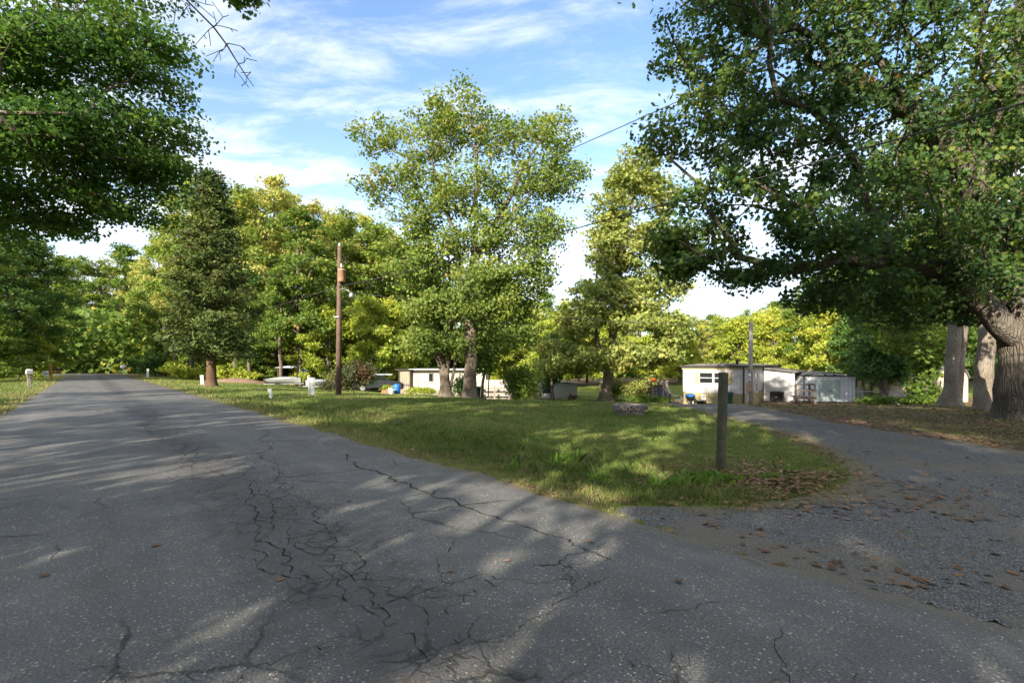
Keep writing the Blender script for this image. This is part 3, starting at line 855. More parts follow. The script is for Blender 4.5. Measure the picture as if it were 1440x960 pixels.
# the bare dead limb of that maple, reaching out high over the road
def bare_branch():
    A = [np.array(mb(0.2, 1.3, 12))]; par = [-1]; 
    r = random.Random(4)
    def add(p, q): A.append(np.array(p)); par.append(q); return len(A) - 1
    path = [at(150, -120, 8.6), at(240, -35, 8.3), at(262, 0, 8.2), at(300, 38, 8.1), at(318, 62, 8.05), at(335, 90, 8.0), at(347, 108, 8.0), at(357, 122, 8.0)]
    prev = 0; ids = []
    for p in path: prev = add(p, prev); ids.append(prev)
    def tw(i, px, py, Y, n=3):
        p = i; a = A[i]; b = np.array(at(px, py, Y))
        for k in range(1, n + 1):
            p = add(a + (b - a) * k / n + np.array([r.uniform(-.05, .05) for _ in range(3)]) * (k < n), p)
            if k < n and r.random() < .8:
                q = A[p] + (b - a) * .3 + np.array([r.uniform(-.22, .22) for _ in range(3)]); add(q, p)
    for (i, px, py) in [(ids[1], 275, -8), (ids[2], 300, 8), (ids[2], 268, 22), (ids[3], 322, 22), (ids[3], 328, 45), (ids[3], 290, 55), (ids[4], 345, 70), (ids[4], 310, 85), (ids[5], 348, 82), (ids[5], 330, 110),
                        (ids[6], 340, 120), (ids[6], 352, 100), (ids[1], 310, -10), (ids[1], 330, -20)]:
        tw(i, px, py, 8.0 + r.uniform(-.3, .3))
    A2 = np.array(A); par2 = np.array(par); rad = np.zeros(len(A)); ch = [[] for _ in A]
    for i in range(1, len(A)): ch[par2[i]].append(i)
    acc = np.zeros(len(A))
    for i in range(len(A) - 1, -1, -1):
        rad[i] = max(.0065, acc[i] ** .5 * .85 if acc[i] > 0 else 0)
        if par2[i] >= 0: acc[par2[i]] += rad[i] ** 2
    ln = len(A)
    me = limbs_mesh('dead_limb', A2 - MBs, par2, np.minimum(rad * .85, .04), ch, M['twig'], (6, 5, 4), 0, 1)
    link(bpy.data.objects.new('dead_limb', me), maple)
    cl = lobes_clumps([lobe(345, -2, 8.2, (.22, .3, .12), 10), lobe(325, -25, 8.3, (.5, .4, .2), 12)], 3)
    P, N = crown_leaves(cl, 26, (.12, .12, .08), 4)
    link(bpy.data.objects.new('leaf_spray', leaf_mesh('leaf_spray', P - MBs, N, .10 * rng.uniform(.7, 1.2, len(P)), 'oak', M['maple_leaf'])), maple)
bare_branch()

# --- the tall tree in the middle of the lawn (single brown trunk) and its three-stemmed neighbour
CB = np.array(gx(661, 26.5))
def cpt(px, py, Y=26.5): return at(px, py, Y)
cen_tr = [([tuple(CB), cpt(663, 470), cpt(664, 410), cpt(668, 340), cpt(672, 260), cpt(668, 190), cpt(660, 140)], None),
          ([cpt(663, 425), cpt(650, 400), cpt(640, 330, 26), cpt(615, 250, 26)], 1), ([cpt(666, 370), cpt(700, 310, 26.2), cpt(735, 240, 26), cpt(770, 180, 26)], 1),
          ([cpt(667, 350), cpt(715, 330, 25.5), cpt(760, 300, 25)], 1), ([cpt(664, 405), cpt(700, 390, 26), cpt(740, 385, 25)], 1)]
cen_lobes = [lobe(645, 165, 26.5, (1.9, 2.2, 1.6), 60), lobe(600, 195, 26.5, (1.5, 1.8, 1.3), 36), lobe(705, 200, 26.5, (1.5, 2, 1.4), 40), lobe(775, 195, 26, (1.3, 1.5, 1.7), 42), lobe(790, 250, 26, (1.2, 1.6, 1.4), 36),
             lobe(740, 270, 26, (1.7, 2, 1.5), 48), lobe(660, 265, 26, (2.0, 2.3, 1.5), 60), lobe(610, 280, 26.5, (1.4, 1.8, 1.4), 36), lobe(700, 330, 25.5, (2.0, 2.3, 1.2), 56),
             lobe(765, 330, 25.5, (1.3, 1.6, 1.0), 36), lobe(740, 385, 25, (1.5, 1.8, 1.1), 50), lobe(680, 390, 25, (1.5, 1.8, .9), 44), lobe(715, 425, 25.5, (1.5, 1.6, .8), 46), lobe(730, 465, 26, (1.0, 1.3, .8), 30)]
build_tree('lawn_tree', 'tall green tree with one straight brown trunk in the middle of the lawn', 'tree', CB, cen_tr, cen_lobes, .34, 'maple', .155,
           M['center_leaf'], M['brown_bark'], per=58, spread=(.45, .45, .30), seed=31, flare=.7, flare_h=.35, rough=.05, sides=(12, 6, 4), jitter=.12)
TB = np.array(gx(627, 27.2))
tri_tr = [([tuple(TB), cpt(621, 500, 27.2), cpt(610, 400, 27.2), cpt(600, 300, 27.2), cpt(570, 220, 27.2)], None),
          ([cpt(629, 550, 27.2), cpt(633, 490, 27.0), cpt(633, 410, 27.0), cpt(632, 330, 27)], 1),
          ([cpt(631, 552, 27.2), cpt(645, 490, 27.3), cpt(653, 420, 27.4), cpt(648, 360, 27.4)], 1)]
tri_lobes = [lobe(535, 195, 27.2, (1.4, 1.6, 1.1), 26), lobe(530, 265, 27.2, (1.2, 1.5, 1.2), 22), lobe(575, 250, 27, (1.2, 1.6, 1.3), 30), lobe(580, 325, 26.5, (1.5, 1.8, 1.2), 48), lobe(590, 380, 26.3, (1.5, 1.8, 1.0), 52),
             lobe(630, 350, 26, (1.5, 2, 1.2), 46), lobe(610, 430, 26.3, (1.6, 1.8, .9), 60), lobe(650, 435, 26.2, (1.3, 1.6, .8), 40), lobe(595, 480, 26.8, (1.1, 1.5, .8), 34), lobe(640, 480, 26.4, (1.3, 1.5, .5), 26), lobe(690, 470, 27.5, (1.2, 1.2, .7), 30)]
build_tree('multi_stem_tree', 'dark three-stemmed tree standing close against the single brown trunk on the lawn', 'tree', TB, tri_tr, tri_lobes, .34, 'maple', .155,
           M['center_leaf'], M['wood_bark'], per=50, spread=(.44, .44, .28), seed=37, flare=.5, sides=(12, 6, 4), jitter=.12)

# --- tall golden tree beside the mobile home
GB = np.array(gx(851, 38))
def g3(px, py, Y=38): return at(px, py, Y)
gold_tr = [([tuple(GB), g3(858, 500), g3(866, 440), g3(880, 330), g3(895, 250), g3(900, 220)], None), ([g3(853, 530), g3(838, 470), g3(840, 400), g3(845, 330)], 1), ([g3(868, 430), g3(910, 390), g3(940, 360)], 1)]
gold_lobes = [lobe(900, 235, 38, (1.7, 2.2, 1.7), 40), lobe(925, 275, 38, (1.8, 2.2, 1.8), 40), lobe(865, 285, 38, (1.6, 2, 1.8), 36), lobe(890, 340, 37.5, (2.6, 2.6, 1.7), 56), lobe(850, 360, 37.5, (1.7, 2, 1.6), 40),
              lobe(930, 400, 37, (2.0, 2, 1.6), 44), lobe(880, 395, 37, (2.2, 2, 1.6), 46), lobe(925, 335, 37.5, (2.0, 2, 1.6), 44), lobe(855, 320, 38, (1.7, 2, 1.4), 34), lobe(880, 260, 38, (1.5, 2, 1.2), 30), lobe(845, 420, 37, (2.4, 2.4, 1.5), 54), lobe(900, 445, 36.5, (2.6, 2.4, 1.4), 60), lobe(810, 455, 37, (2, 2, 1.4), 44), lobe(950, 465, 36.5, (1.6, 2, 1.2), 36),
              lobe(860, 500, 35.5, (2.2, 2, 1.0), 46), lobe(920, 500, 36.5, (1.8, 2, .8), 34), lobe(800, 505, 37, (1.6, 2, 1), 30)]
build_tree('golden_tree', 'tall yellow-green tree with a pale leaning trunk beside the wooden deck', 'tree', GB, gold_tr, gold_lobes, .42, 'spray', .27,
           M['gold_leaf'], M['light_bark'], per=52, spread=(.5, .5, .28), seed=41, sides=(12, 6, 4), jitter=.15)

# --- the cedar by the road
def build_cedar():
    b = np.array(gx(297, 34.0)); r = np.random.default_rng(8); H = 15.2
    root = thing('cedar_tree', 'dark conical cedar with a reddish trunk at the road verge', 'tree', tuple(b))
    A = []; par = []
    k = 30
    for i in range(k): A.append(np.array([0.03 * math.sin(i), 0.03 * math.cos(i * 1.3), H * i / (k - 1)])); par.append(i - 1)
    P = []; Nn = []; Tg = []
    nb = 230
    for i in range(nb):
        f = (i + r.uniform(0, 1)) / nb
        z = 1.9 + (H - 2.2) * f
        prof = 2.75 * (1 - ((z - 1.9) / (H - 1.7)) ** 1.35) * (.82 + .25 * r.random()) * min(1, .62 + (z - 1.6) * .2) + .25
        a = r.uniform(0, 2 * math.pi); L = prof
        j = int(np.clip((z - .3 * L * .4) / H * (k - 1), 1, k - 2)); s0 = A[j].copy(); s0[2] = z
        prev = j; n = max(3, int(L / .5))
        dirv = np.array([math.cos(a), math.sin(a), 0])
        rise = r.uniform(-.05, .28) if f > .25 else r.uniform(-.22, .08)
        for q in range(1, n + 1):
            t = q / n
            p = s0 + dirv * L * t + np.array([0, 0, L * (rise * t + .12 * t * t)]) + r.normal(0, .05, 3)
            A.append(p); par.append(prev); prev = len(A) - 1
            m = int(34 * (.35 + t))
            off = r.normal(0, 1, (m, 3)) * np.array([.3, .3, .13])
            P.append(p + off); 
            Nn.append(np.array([0, 0, 1.0]) * .8 + dirv * .5 + r.normal(0, .6, (m, 3)))
            Tg.append(dirv * 1.0 + r.normal(0, .7, (m, 3)) + np.array([0, 0, .15]))
    A = np.array(A); par = np.array(par); ch = [[] for _ in A]; rad = np.full(len(A), .02)
    for i in range(len(A)):
        if par[i] >= 0: ch[par[i]].append(i)
    for i in range(k): rad[i] = .30 * (1 - i / k) + .02
    link(bpy.data.objects.new('trunk', limbs_mesh('trunk', A, par, rad, ch, M['cedar_bark'], (12, 5, 4), .5, .3, .06)), root)
    P = np.vstack(P); Nn = np.vstack(Nn); Tg = np.vstack(Tg)
    link(bpy.data.objects.new('crown', leaf_mesh('crown', P, Nn, .34 * r.uniform(.6, 1.2, len(P)), 'needle', M['cedar_leaf'], tang=Tg)), root)
build_cedar()

# --- prototypes for the woods: each has its own crown and trunk
def proto_tree(H, W, seed, leafm, bark, crown_lo=.28, nl=26, per=38, size=.27, r0=.22, lean=.0, spray='spray', spread=(.5, .5, .27)):
    r = np.random.default_rng(seed)
    tr = [([(0, 0, 0), (r.normal(0, .15), r.normal(0, .15), H * .3), (lean * .5 + r.normal(0, .25), r.normal(0, .25), H * .6), (lean, r.normal(0, .3), H * .93)], None)]
    for k in range(4):
        z = H * r.uniform(.3, .55); a = r.uniform(0, 6.28)
        tr.append(([(0, 0, z), (math.cos(a) * W * .3, math.sin(a) * W * .3, z + H * .16), (math.cos(a) * W * .5, math.sin(a) * W * .5, z + H * .3)], 1))
    lobes = []; m = nl * 3
    gap = r.uniform(0, 6.28, 3)
    for k in range(m):
        f = (k + .5) / m; z = H * (crown_lo + (1 - crown_lo) * f * .97)
        prof = math.sin(math.pi * min(1, (.14 + .86 * f)) ** .9) ** .55
        a = k * 2.4 + r.uniform(-.8, .8)
        q = W * prof * (r.uniform(.25, 1.05) + .12 * math.sin(3 * a + gap[0] + 5 * f))
        if r.random() < .12: continue
        rr = W * r.uniform(.12, .27)
        lobes.append(((lean * f + math.cos(a) * q, math.sin(a) * q, z + r.normal(0, .35)), (rr, rr, rr * r.uniform(.45, .8)), int(r.integers(3, 8))))
    cl = lobes_clumps(lobes, seed, .5)
    A, par, rad, ch = grow(tr, cl, r0, seed, alpha=.25, seg=.9, jitter=.14)
    P, N = crown_leaves(cl, per, spread, seed + 3)
    return (limbs_mesh('trunk', A, par, rad, ch, bark, (9, 5, 3), .4, .4, .05, seed, .0),
            leaf_mesh('crown', P, N, size * r.uniform(.6, 1.25, len(P)), spray, leafm, r=r))

PROTO = {
    'yellow': [proto_tree(19, 4.0, 101, M['yellow_leaf'], M['wood_bark'], .25), proto_tree(20, 3.4, 102, M['yellow_leaf'], M['light_bark'], .36, 24)],
    'green': [proto_tree(19, 4.2, 103, M['green_leaf'], M['wood_bark'], .22, 28), proto_tree(17, 3.8, 104, M['green_leaf'], M['brown_bark'], .30, 24)],
    'dark': [proto_tree(17, 4.4, 105, M['dark_leaf'], M['wood_bark'], .16, 28), proto_tree(15, 3.6, 106, M['dark_leaf'], M['brown_bark'], .22)],
    'lime': [proto_tree(11, 3.6, 107, M['lime_leaf'], M['wood_bark'], .12, 22), proto_tree(9, 3.2, 108, M['lime_leaf'], M['wood_bark'], .15, 20)],
    'thin': [proto_tree(18, 4.2, 121, M['green_leaf'], M['wood_bark'], .2, 20, 13, .34), proto_tree(16, 4.0, 122, M['green_leaf'], M['wood_bark'], .15, 20, 15, .34)],
    'sapling': [proto_tree(6, 2.0, 109, M['green_leaf'], M['wood_bark'], .12, 14, 36, .24, .07, 0, 'spray', (.4, .4, .26)), proto_tree(5, 2.2, 110, M['lime_leaf'], M['wood_bark'], .1, 14, 36, .24, .07, 0, 'spray', (.4, .4, .26))],
}

def put(kind, var, loc, sc, rz, label, cat, group, name):
    tm, cm = PROTO[kind][var]
    root = thing(name, label, cat, loc, rz, group)
    root.scale = sc
    link(bpy.data.objects.new('trunk', tm), root)
    link(bpy.data.objects.new('crown', cm), root)
    return root

KINDNAME = {'yellow': 'yellow_tree', 'green': 'green_tree', 'dark': 'dark_tree', 'lime': 'bright_tree', 'sapling': 'sapling'}
def wood(region, label_fmt, spots):
    r = random.Random(hash(region) % 1000 if False else sum(map(ord, region)))
    for (px, Y, kind, var, h) in spots:
        X, Yy, z = gx(px, Y)
        H0 = {'yellow': (19, 20), 'green': (19, 17), 'dark': (17, 15), 'lime': (11, 9), 'sapling': (6, 5)}[kind][var]
        h = h * (1.1 if h > 14 else 1.0); s = h / H0
        w = s * r.uniform(.9, 1.15) if h > 8 else s * r.uniform(.95, 1.3)
        word = {'yellow': 'tall yellow-leaved tree', 'green': 'tall green-leaved tree', 'dark': 'dense dark green tree', 'lime': 'bright yellow-green tree', 'sapling': 'low leafy sapling'}[kind]
        put(kind, var, (X, Yy, z - .05), (w, w, s), r.uniform(0, 6.28), word + ' ' + label_fmt, 'tree', word + 's ' + label_fmt, KINDNAME[kind])

# the wood behind the utility pole and the cream trailer
wood('A', 'in the wood behind the utility pole', [
    (330, 52, 'green', 0, 19), (355, 60, 'green', 1, 21.5), (385, 54, 'yellow', 1, 21), (408, 62, 'yellow', 0, 22.5), (420, 50, 'green', 1, 16.5), (445, 57, 'yellow', 1, 19.5), (470, 64, 'yellow', 0, 21),
    (486, 54, 'green', 0, 18), (510, 60, 'yellow', 1, 19.5), (530, 56, 'green', 1, 17.5), (545, 66, 'yellow', 0, 19.5), (565, 60, 'green', 0, 17), (590, 70, 'yellow', 1, 18), (372, 72, 'green', 0, 22),
    (440, 76, 'green', 1, 22), (500, 78, 'yellow', 0, 22), (560, 80, 'green', 0, 20), (395, 48, 'green', 1, 12), (460, 50, 'lime', 0, 9), (520, 49, 'lime', 1, 9.5), (550, 51, 'lime', 0, 10), (350, 50, 'dark', 1, 12)])
wood('B', 'in the wood behind the cedar', [
    (225, 70, 'green', 0, 18), (248, 62, 'yellow', 1, 19), (270, 56, 'green', 0, 21), (300, 62, 'yellow', 0, 21.5), (318, 70, 'green', 1, 22), (262, 78, 'yellow', 0, 20), (340, 66, 'yellow', 1, 21)])
wood('C', 'where the road bends away', [
    (118, 97, 'green', 0, 21), (92, 92, 'green', 1, 20), (142, 100, 'green', 0, 21),
    (175, 92, 'green', 1, 22), (160, 105, 'yellow', 1, 20), (190, 100, 'yellow', 0, 19), (205, 88, 'yellow', 1, 19), (135, 112, 'lime', 0, 14), (110, 118, 'lime', 1, 14), (120, 105, 'lime', 0, 11), (95, 104, 'lime', 1, 12), (85, 120, 'green', 0, 19),
    (150, 125, 'lime', 0, 14), (215, 110, 'yellow', 0, 20), (185, 120, 'green', 0, 20), (145, 98, 'sapling', 0, 5), (168, 96, 'sapling', 1, 6), (128, 98, 'sapling', 0, 5), (100, 130, 'green', 1, 20), (70, 110, 'lime', 0, 12)])
wood('D', 'in the shady wood beyond the mailboxes', [
    (62, 62, 'green', 0, 15), (40, 56, 'dark', 1, 15), (15, 52, 'green', 0, 14), (-15, 46, 'dark', 1, 14), (0, 62, 'green', 1, 16), (-40, 52, 'green', 0, 16),
    (-60, 40, 'green', 1, 14), (-90, 46, 'green', 1, 16), (-130, 36, 'dark', 1, 15), 
    (25, 48, 'sapling', 0, 5), (-5, 44, 'sapling', 0, 5), (48, 54, 'sapling', 1, 4.5), (-60, 38, 'sapling', 0, 5), (70, 64, 'sapling', 0, 5)])
wood('E', 'in the distant wood between the lawn tree and the golden tree', [
    (700, 62, 'lime', 0, 12), (735, 68, 'lime', 1, 12), (765, 72, 'green', 1, 14), (800, 70, 'lime', 0, 12.5), (825, 78, 'green', 1, 15), (680, 72, 'green', 0, 16), (640, 74, 'yellow', 0, 17), (615, 66, 'green', 1, 16),
    (785, 62, 'lime', 1, 9.5), (745, 58, 'lime', 0, 8.5), (715, 80, 'green', 0, 16), (870, 74, 'lime', 0, 12), (660, 60, 'green', 1, 13), (900, 80, 'green', 1, 15), (845, 66, 'lime', 1, 10)])
wood('F', 'behind the mobile home', [
    (930, 72, 'lime', 0, 11), (955, 66, 'lime', 1, 9.5), (985, 70, 'yellow', 0, 9.5), (1010, 74, 'lime', 0, 10.5), (1035, 68, 'lime', 1, 9.5), (1062, 72, 'lime', 0, 11), (1085, 66, 'lime', 1, 10.5), (1108, 70, 'green', 1, 12),
    (1000, 84, 'green', 1, 11.5), (1050, 86, 'green', 0, 12.5), (1090, 82, 'green', 1, 13.5), (960, 86, 'lime', 0, 11.5), (1120, 58, 'lime', 0, 10)])
wood('G', 'in the wood behind the metal shed', [
    (1140, 56, 'green', 1, 13), (1165, 50, 'lime', 0, 10), (1190, 54, 'green', 0, 14), (1215, 46, 'dark', 0, 12), (1240, 44, 'dark', 1, 13), (1262, 50, 'dark', 0, 15), (1290, 48, 'green', 1, 16), (1320, 54, 'green', 0, 18),
    (1350, 46, 'green', 1, 16), (1390, 50, 'green', 0, 18), (1430, 44, 'dark', 0, 16), (1470, 48, 'green', 0, 18), (1175, 64, 'green', 0, 15), (1230, 62, 'green', 1, 17), (1280, 66, 'green', 0, 18), (1340, 70, 'green', 1, 19),
    (1410, 66, 'dark', 0, 18), (1520, 44, 'dark', 0, 16), (1250, 38, 'dark', 1, 8.5), (1225, 40, 'dark', 0, 8.5)])

# shade trees standing behind the camera's side of the road, outside the picture
def shade(n, s, kind, var, h):
    p = rn(n, s)
    H0 = {'yellow': (19, 20), 'green': (19, 17), 'dark': (17, 15), 'thin': (18, 16)}[kind][var]
    q = h / H0
    put(kind, var, (p[0], p[1], t1(*p) - .05), (q * 1.1, q * 1.1, q), n + s, 'tall roadside tree shading the road from beyond the picture', 'tree', 'roadside trees shading the road', 'roadside_tree')
for a in [(-7, -8.3, 'dark', 0, 14), (-7.6, 2.6, 'dark', 1, 12.5), (-13, 1.5, 'thin', 0, 22), (-13, -8, 'thin', 1, 19), (-8, -2.2, 'thin', 0, 21), (-9, -15, 'dark', 0, 15), (-15.5, 8, 'thin', 1, 12.5), (-9, -22, 'green', 1, 15),
          (-16, 15, 'thin', 0, 14.5), (-17, 23, 'thin', 1, 14), (6, -24, 'green', 0, 15), (-22, 0, 'thin', 0, 20), (-12, -13, 'thin', 1, 17), (-6.5, -4.5, 'thin', 1, 13), (-19, 10, 'thin', 1, 12)]: shade(*a)

# the far wood that closes every gap down to the ground: one mass of undergrowth and foliage
def far_wood():
    r = np.random.default_rng(91); N = 60000
    a = r.uniform(R(-62), R(62), N); q = r.uniform(0, 1, N)
    dist = np.where(a < R(-20), 98, 100) + 30 * q
    X = np.sin(a) * dist * 1.05; Y = np.cos(a) * dist
    top = 8.5 + 2.2 * np.sin(a * 19) + 1.5 * np.sin(a * 43 + 1) + np.where(a < R(8), 3.0, 0)
    z = T(X, Y) + top * r.random(N) ** .9
    P = np.stack([X, Y, z], 1); Nn = np.stack([-np.sin(a) * .5, -np.cos(a) * .5, np.full(N, .6)], 1) + r.normal(0, .7, (N, 3))
    me = leaf_mesh('far_wood', P, Nn, 1.0 * r.uniform(.6, 1.3, N), 'spray', M['green_leaf'], r=r)
    tag(link(bpy.data.objects.new('far_wood', me)), 'distant wood reading as one green mass behind everything', 'wood', kind='stuff')
far_wood()
wood('H', 'growing low among the trunks of the roadside wood', [(px, Y, 'sapling', k % 2, h) for k, (px, Y, h) in enumerate([(345, 51, 3.5), (362, 54, 4), (378, 52, 3.2), (428, 53, 4), (455, 55, 4.5), (500, 52, 4), (535, 53, 4.5), (575, 53, 5), (612, 56, 4.5), (335, 58, 5), (352, 63, 6), (370, 57, 4.5), (388, 66, 6), (402, 58, 5), (418, 68, 6.5), (434, 60, 5), (448, 66, 6), (466, 58, 5.5),
    (482, 64, 6), (497, 57, 5), (515, 66, 6), (532, 60, 5.5), (552, 62, 6), (572, 66, 6), (318, 62, 5.5), (298, 66, 6), (280, 60, 5), (262, 66, 6), (244, 70, 6), (226, 76, 6), (600, 64, 6), (628, 62, 5.5), (655, 66, 6), (690, 60, 5), (720, 70, 6)])])

# trunks right of the driveway
def trunk_tree(name, label, px, Y, rad, H, lean, lobes, bark, leafm, seed, second=None, leafsize=.16, kind='oak', per=40):
    b = np.array(gx(px, Y))
    tr = [([tuple(b), tuple(b + [lean * .25, 0, H * .25]), tuple(b + [lean * .6, .1, H * .6]), tuple(b + [lean, .2, H])], None)]
    if second:
        tr.append(([tuple(b + [second[0] * .55, .1, .25]), tuple(b + [second[0] * .8, .1, 2.2]), tuple(b + [second[0] * 1.6, .2, H * .5]), tuple(b + [second[0] * 2.6, .2, H * .9])], 1))
    lb = [((b[0] + dx, b[1] + dy, b[2] + z), rr, n) for dx, dy, z, rr, n in lobes]
    return build_tree(name, label, 'tree', b, tr, lb, rad, kind, leafsize, leafm, bark, per=per, seed=seed, flare=.5, flare_h=.45, rough=.05, sides=(16, 6, 4))
hi = [(0, 0, 9.5, (2.6, 2.6, 1.6), 40), (-2, 1, 8, (2, 2, 1.2), 30), (1.5, 1, 11.5, (2.6, 2.6, 2), 40), (2, -.5, 8.5, (2, 2, 1.2), 26)]
trunk_tree('twin_trunk_tree', 'pale twin-stemmed tree with sunlit mottled bark in front of the tan shed', 1337, 19.0, .33, 12, .1, hi, M['light_bark'], M['oak_leaf'], 61, second=(.50,), leafsize=.2)
trunk_tree('pale_trunk_tree', 'tree with a mottled grey trunk and flared foot just behind the huge oak', 1386, 16.6, .24, 12, .0, hi, M['light_bark'], M['oak_leaf'], 63, leafsize=.2)
lowl = [(-1.2, -.5, 3.6, (2.2, 2, .9), 30), (1.2, 0, 4.4, (2, 2, .9), 26), (0, 0, 7, (2.6, 2.6, 1.8), 40), (-2.4, -1, 4.6, (1.6, 1.8, .8), 20), (0, 0, .7, (.5, .5, .7), 16), (0, 0, 2.0, (.28, .28, .7), 14)]
trunk_tree('ivy_tree', 'tree with a dark ivy-clad trunk left of the tan shed', 1302, 28.0, .22, 9, .0, lowl, M['wood_bark'], M['green_leaf'], 67, leafsize=.26, kind='spray')
lowd = [(0, 0, 2.6, (1.8, 1.8, 1.0), 40), (0, 0, 4.2, (1.8, 1.8, 1.2), 40), (-.6, 0, 6, (1.4, 1.4, 1.2), 26), (.8, .3, 1.9, (1.0, 1.2, .6), 20)]
trunk_tree('shadow_tree', 'dense blackish green tree between the metal shed and the ivy-clad trunk', 1243, 33.0, .17, 7, .0, lowd, M['wood_bark'], M['dark_leaf'], 69, leafsize=.26, kind='spray')
dk = [(0, 0, 2.0, (.9, 1, .8), 26), (0, 0, 3.4, (1.1, 1.2, 1.0), 34), (.1, 0, 4.8, (.8, 1, .9), 24)]
trunk_tree('holly_tree', 'small dark green tree in front of the white outbuilding', 776, 41, .11, 5.4, .0, dk, M['wood_bark'], M['dark_leaf'], 71, leafsize=.24, kind='spray')
sm = [(-.3, 0, 2.8, (1.3, 1.2, .8), 30), (.8, 0, 3.2, (1.3, 1.2, .8), 30), (0, 0, 4.2, (1.5, 1.4, .9), 34), (1.7, 0, 2.6, (.9, 1, .6), 18)]
trunk_tree('crooked_tree', 'small yellow-green tree with a thin crooked trunk by the white outbuilding', 779, 39, .10, 4.6, -.5, sm, M['brown_bark'], M['gold_leaf'], 73, leafsize=.24, kind='spray')
sm2 = [(.2, -.2, 2.4, (1.1, 1.1, .7), 26), (-.5, 0, 3.2, (1.2, 1.2, .8), 30), (.9, 0, 3.5, (1.2, 1.2, .8), 28)]
trunk_tree('curved_tree', 'small tree with two thin curving stems behind the brown trunk on the lawn', 678, 31, .10, 4.2, .3, sm2, M['wood_bark'], M['green_leaf'], 75, second=(.7,), leafsize=.2, kind='spray')

# --- bushes
def bush(name, label, px, Y, w, h, leafm, seed, size=.1, n=60, per=40, kind='oval', group=None, dy=None, z0=.0):
    b = np.array(gx(px, Y)); r = np.random.default_rng(seed); dy = dy or w * .8
    lobes = []
    for k in range(7):
        a = r.uniform(0, 6.28); q = r.uniform(.1, .55)
        lobes.append(((b[0] + math.cos(a) * w / 2 * q, b[1] + math.sin(a) * dy / 2 * q, b[2] + z0 + h * r.uniform(.35, .68)), (w * .27, dy * .27, h * .30), n // 7))
    cl = lobes_clumps(lobes, seed, .45)
    tr = [([tuple(b), tuple(b + [0, 0, h * .25])], None)]
    A, par, rad, ch = grow(tr, cl, .035, seed, tip=.005, seg=.25, jitter=.03, alpha=.1)
    root = thing(name, label, 'bush', tuple(b), 0, group)
    link(bpy.data.objects.new('stems', limbs_mesh('stems', A - b, par, rad, ch, M['twig'], (5, 4, 3), .2, .1)), root)
    P, N = crown_leaves(cl, per, (w * .10 + .04, dy * .10 + .04, h * .09 + .03), seed + 2)
    P[:, 2] = np.maximum(P[:, 2], b[2] + .03)
    link(bpy.data.objects.new('foliage', leaf_mesh('foliage', P - b, N, size * r.uniform(.6, 1.3, len(P)), kind, leafm, r=r)), root)
    return root
bush('wine_bush', 'broad dark bush with reddish leaves beside the utility pole', 497, 30.5, 3.4, 2.2, M['wine_leaf'], 201, .15, 120, 46)
bush('twiggy_bush', 'small reddish twiggy bush between the pedestal and the utility pole', 462, 30, 1.1, .8, M['wine_leaf'], 202, .11, 40, 30)
bush('round_bush', 'big rounded green bush between the brown trunk and the low tan fence', 732, 32, 3.4, 3.0, M['green_leaf'], 203, .17, 130, 46)
bush('trunk_bush', 'dark green bush in the shade just behind the brown trunk of the lawn tree', 652, 32, 1.7, 1.7, M['dark_leaf'], 209, .15, 70, 40)
bush('deck_bush', 'low green bush at the foot of the deck stairs', 927, 32.6, 1.5, .85, M['green_leaf'], 204, .13, 60, 40)
bush('leafy_bush', 'loose bush with pointed green leaves left of the deck stairs', 897, 33, 1.6, 1.0, M['green_leaf'], 205, .18, 44, 30, 'long')
bush('straw_bush', 'pale yellow bush behind the deck bushes', 900, 37, 2.8, 2.2, M['yellow_leaf'], 206, .17, 100, 40)
bush('gold_bush', 'wide yellow bush under the golden tree', 868, 40, 3.2, 2.0, M['gold_leaf'], 207, .2, 80, 40)
bush('hedge_bush', 'rounded dark green bush beside the far end of the road', 212, 62, 4.6, 3.0, M['dark_leaf'], 208, .28, 110, 36, 'spray')
for i, (px, Y, w, h) in enumerate([(247, 50, 3.2, 1.8), (268, 52, 3.4, 1.7), (318, 50, 3.4, 1.6), (345, 50, 3.0, 1.4)]):
    bush('fern_bush', ['bright green fern-like bush nearest the far roadside', 'bright fern-like bush just left of the cedar trunk', 'bright fern-like bush just right of the cedar trunk', 'bright fern-like bush furthest from the road behind the cedar'][i],
         px, Y, w, h, M['lime_leaf'], 210 + i, .4, 50, 30, 'long', 'fern-like bushes behind the cedar')
for i, (px, Y, w, h) in enumerate([(125, 88, 6, 4.5), (145, 86, 5, 3.4), (105, 96, 6, 4)]):
    bush('bend_bush', ['dark bush closing the view at the road bend', 'smaller dark bush beside the road bend', 'bush behind the bend of the road'][i], px, Y, w, h, M['green_leaf'], 220 + i, .38, 80, 34, 'spray', 'bushes at the road bend')
for i, (px, Y) in enumerate([(1222, 31), (1250, 30), (1278, 29), (1296, 27)]):
    bush('ground_plant', ['low leafy plants beside the wire gate', 'low leafy plants in front of the dark tree', 'low leafy plants by the grey stump', 'low leafy plants at the foot of the ivy-clad trunk'][i], px, Y, 2.0, .55, M['green_leaf'], 230 + i, .16, 40, 34, 'oval', 'low plants behind the driveway')
for i, (px, Y, w) in enumerate([(585, 41.5, 2.2), (602, 41.2, 2.0), (545, 42, 1.6)]):
    bush('flower_bush', ['low yellowish plants under the trailer window', 'low yellowish plants beside the three-stemmed tree', 'low yellowish plants beside the blue barrel'][i], px, Y, w, .8, M['lime_leaf'], 240 + i, .14, 36, 30, 'oval', 'low plants along the cream trailer')

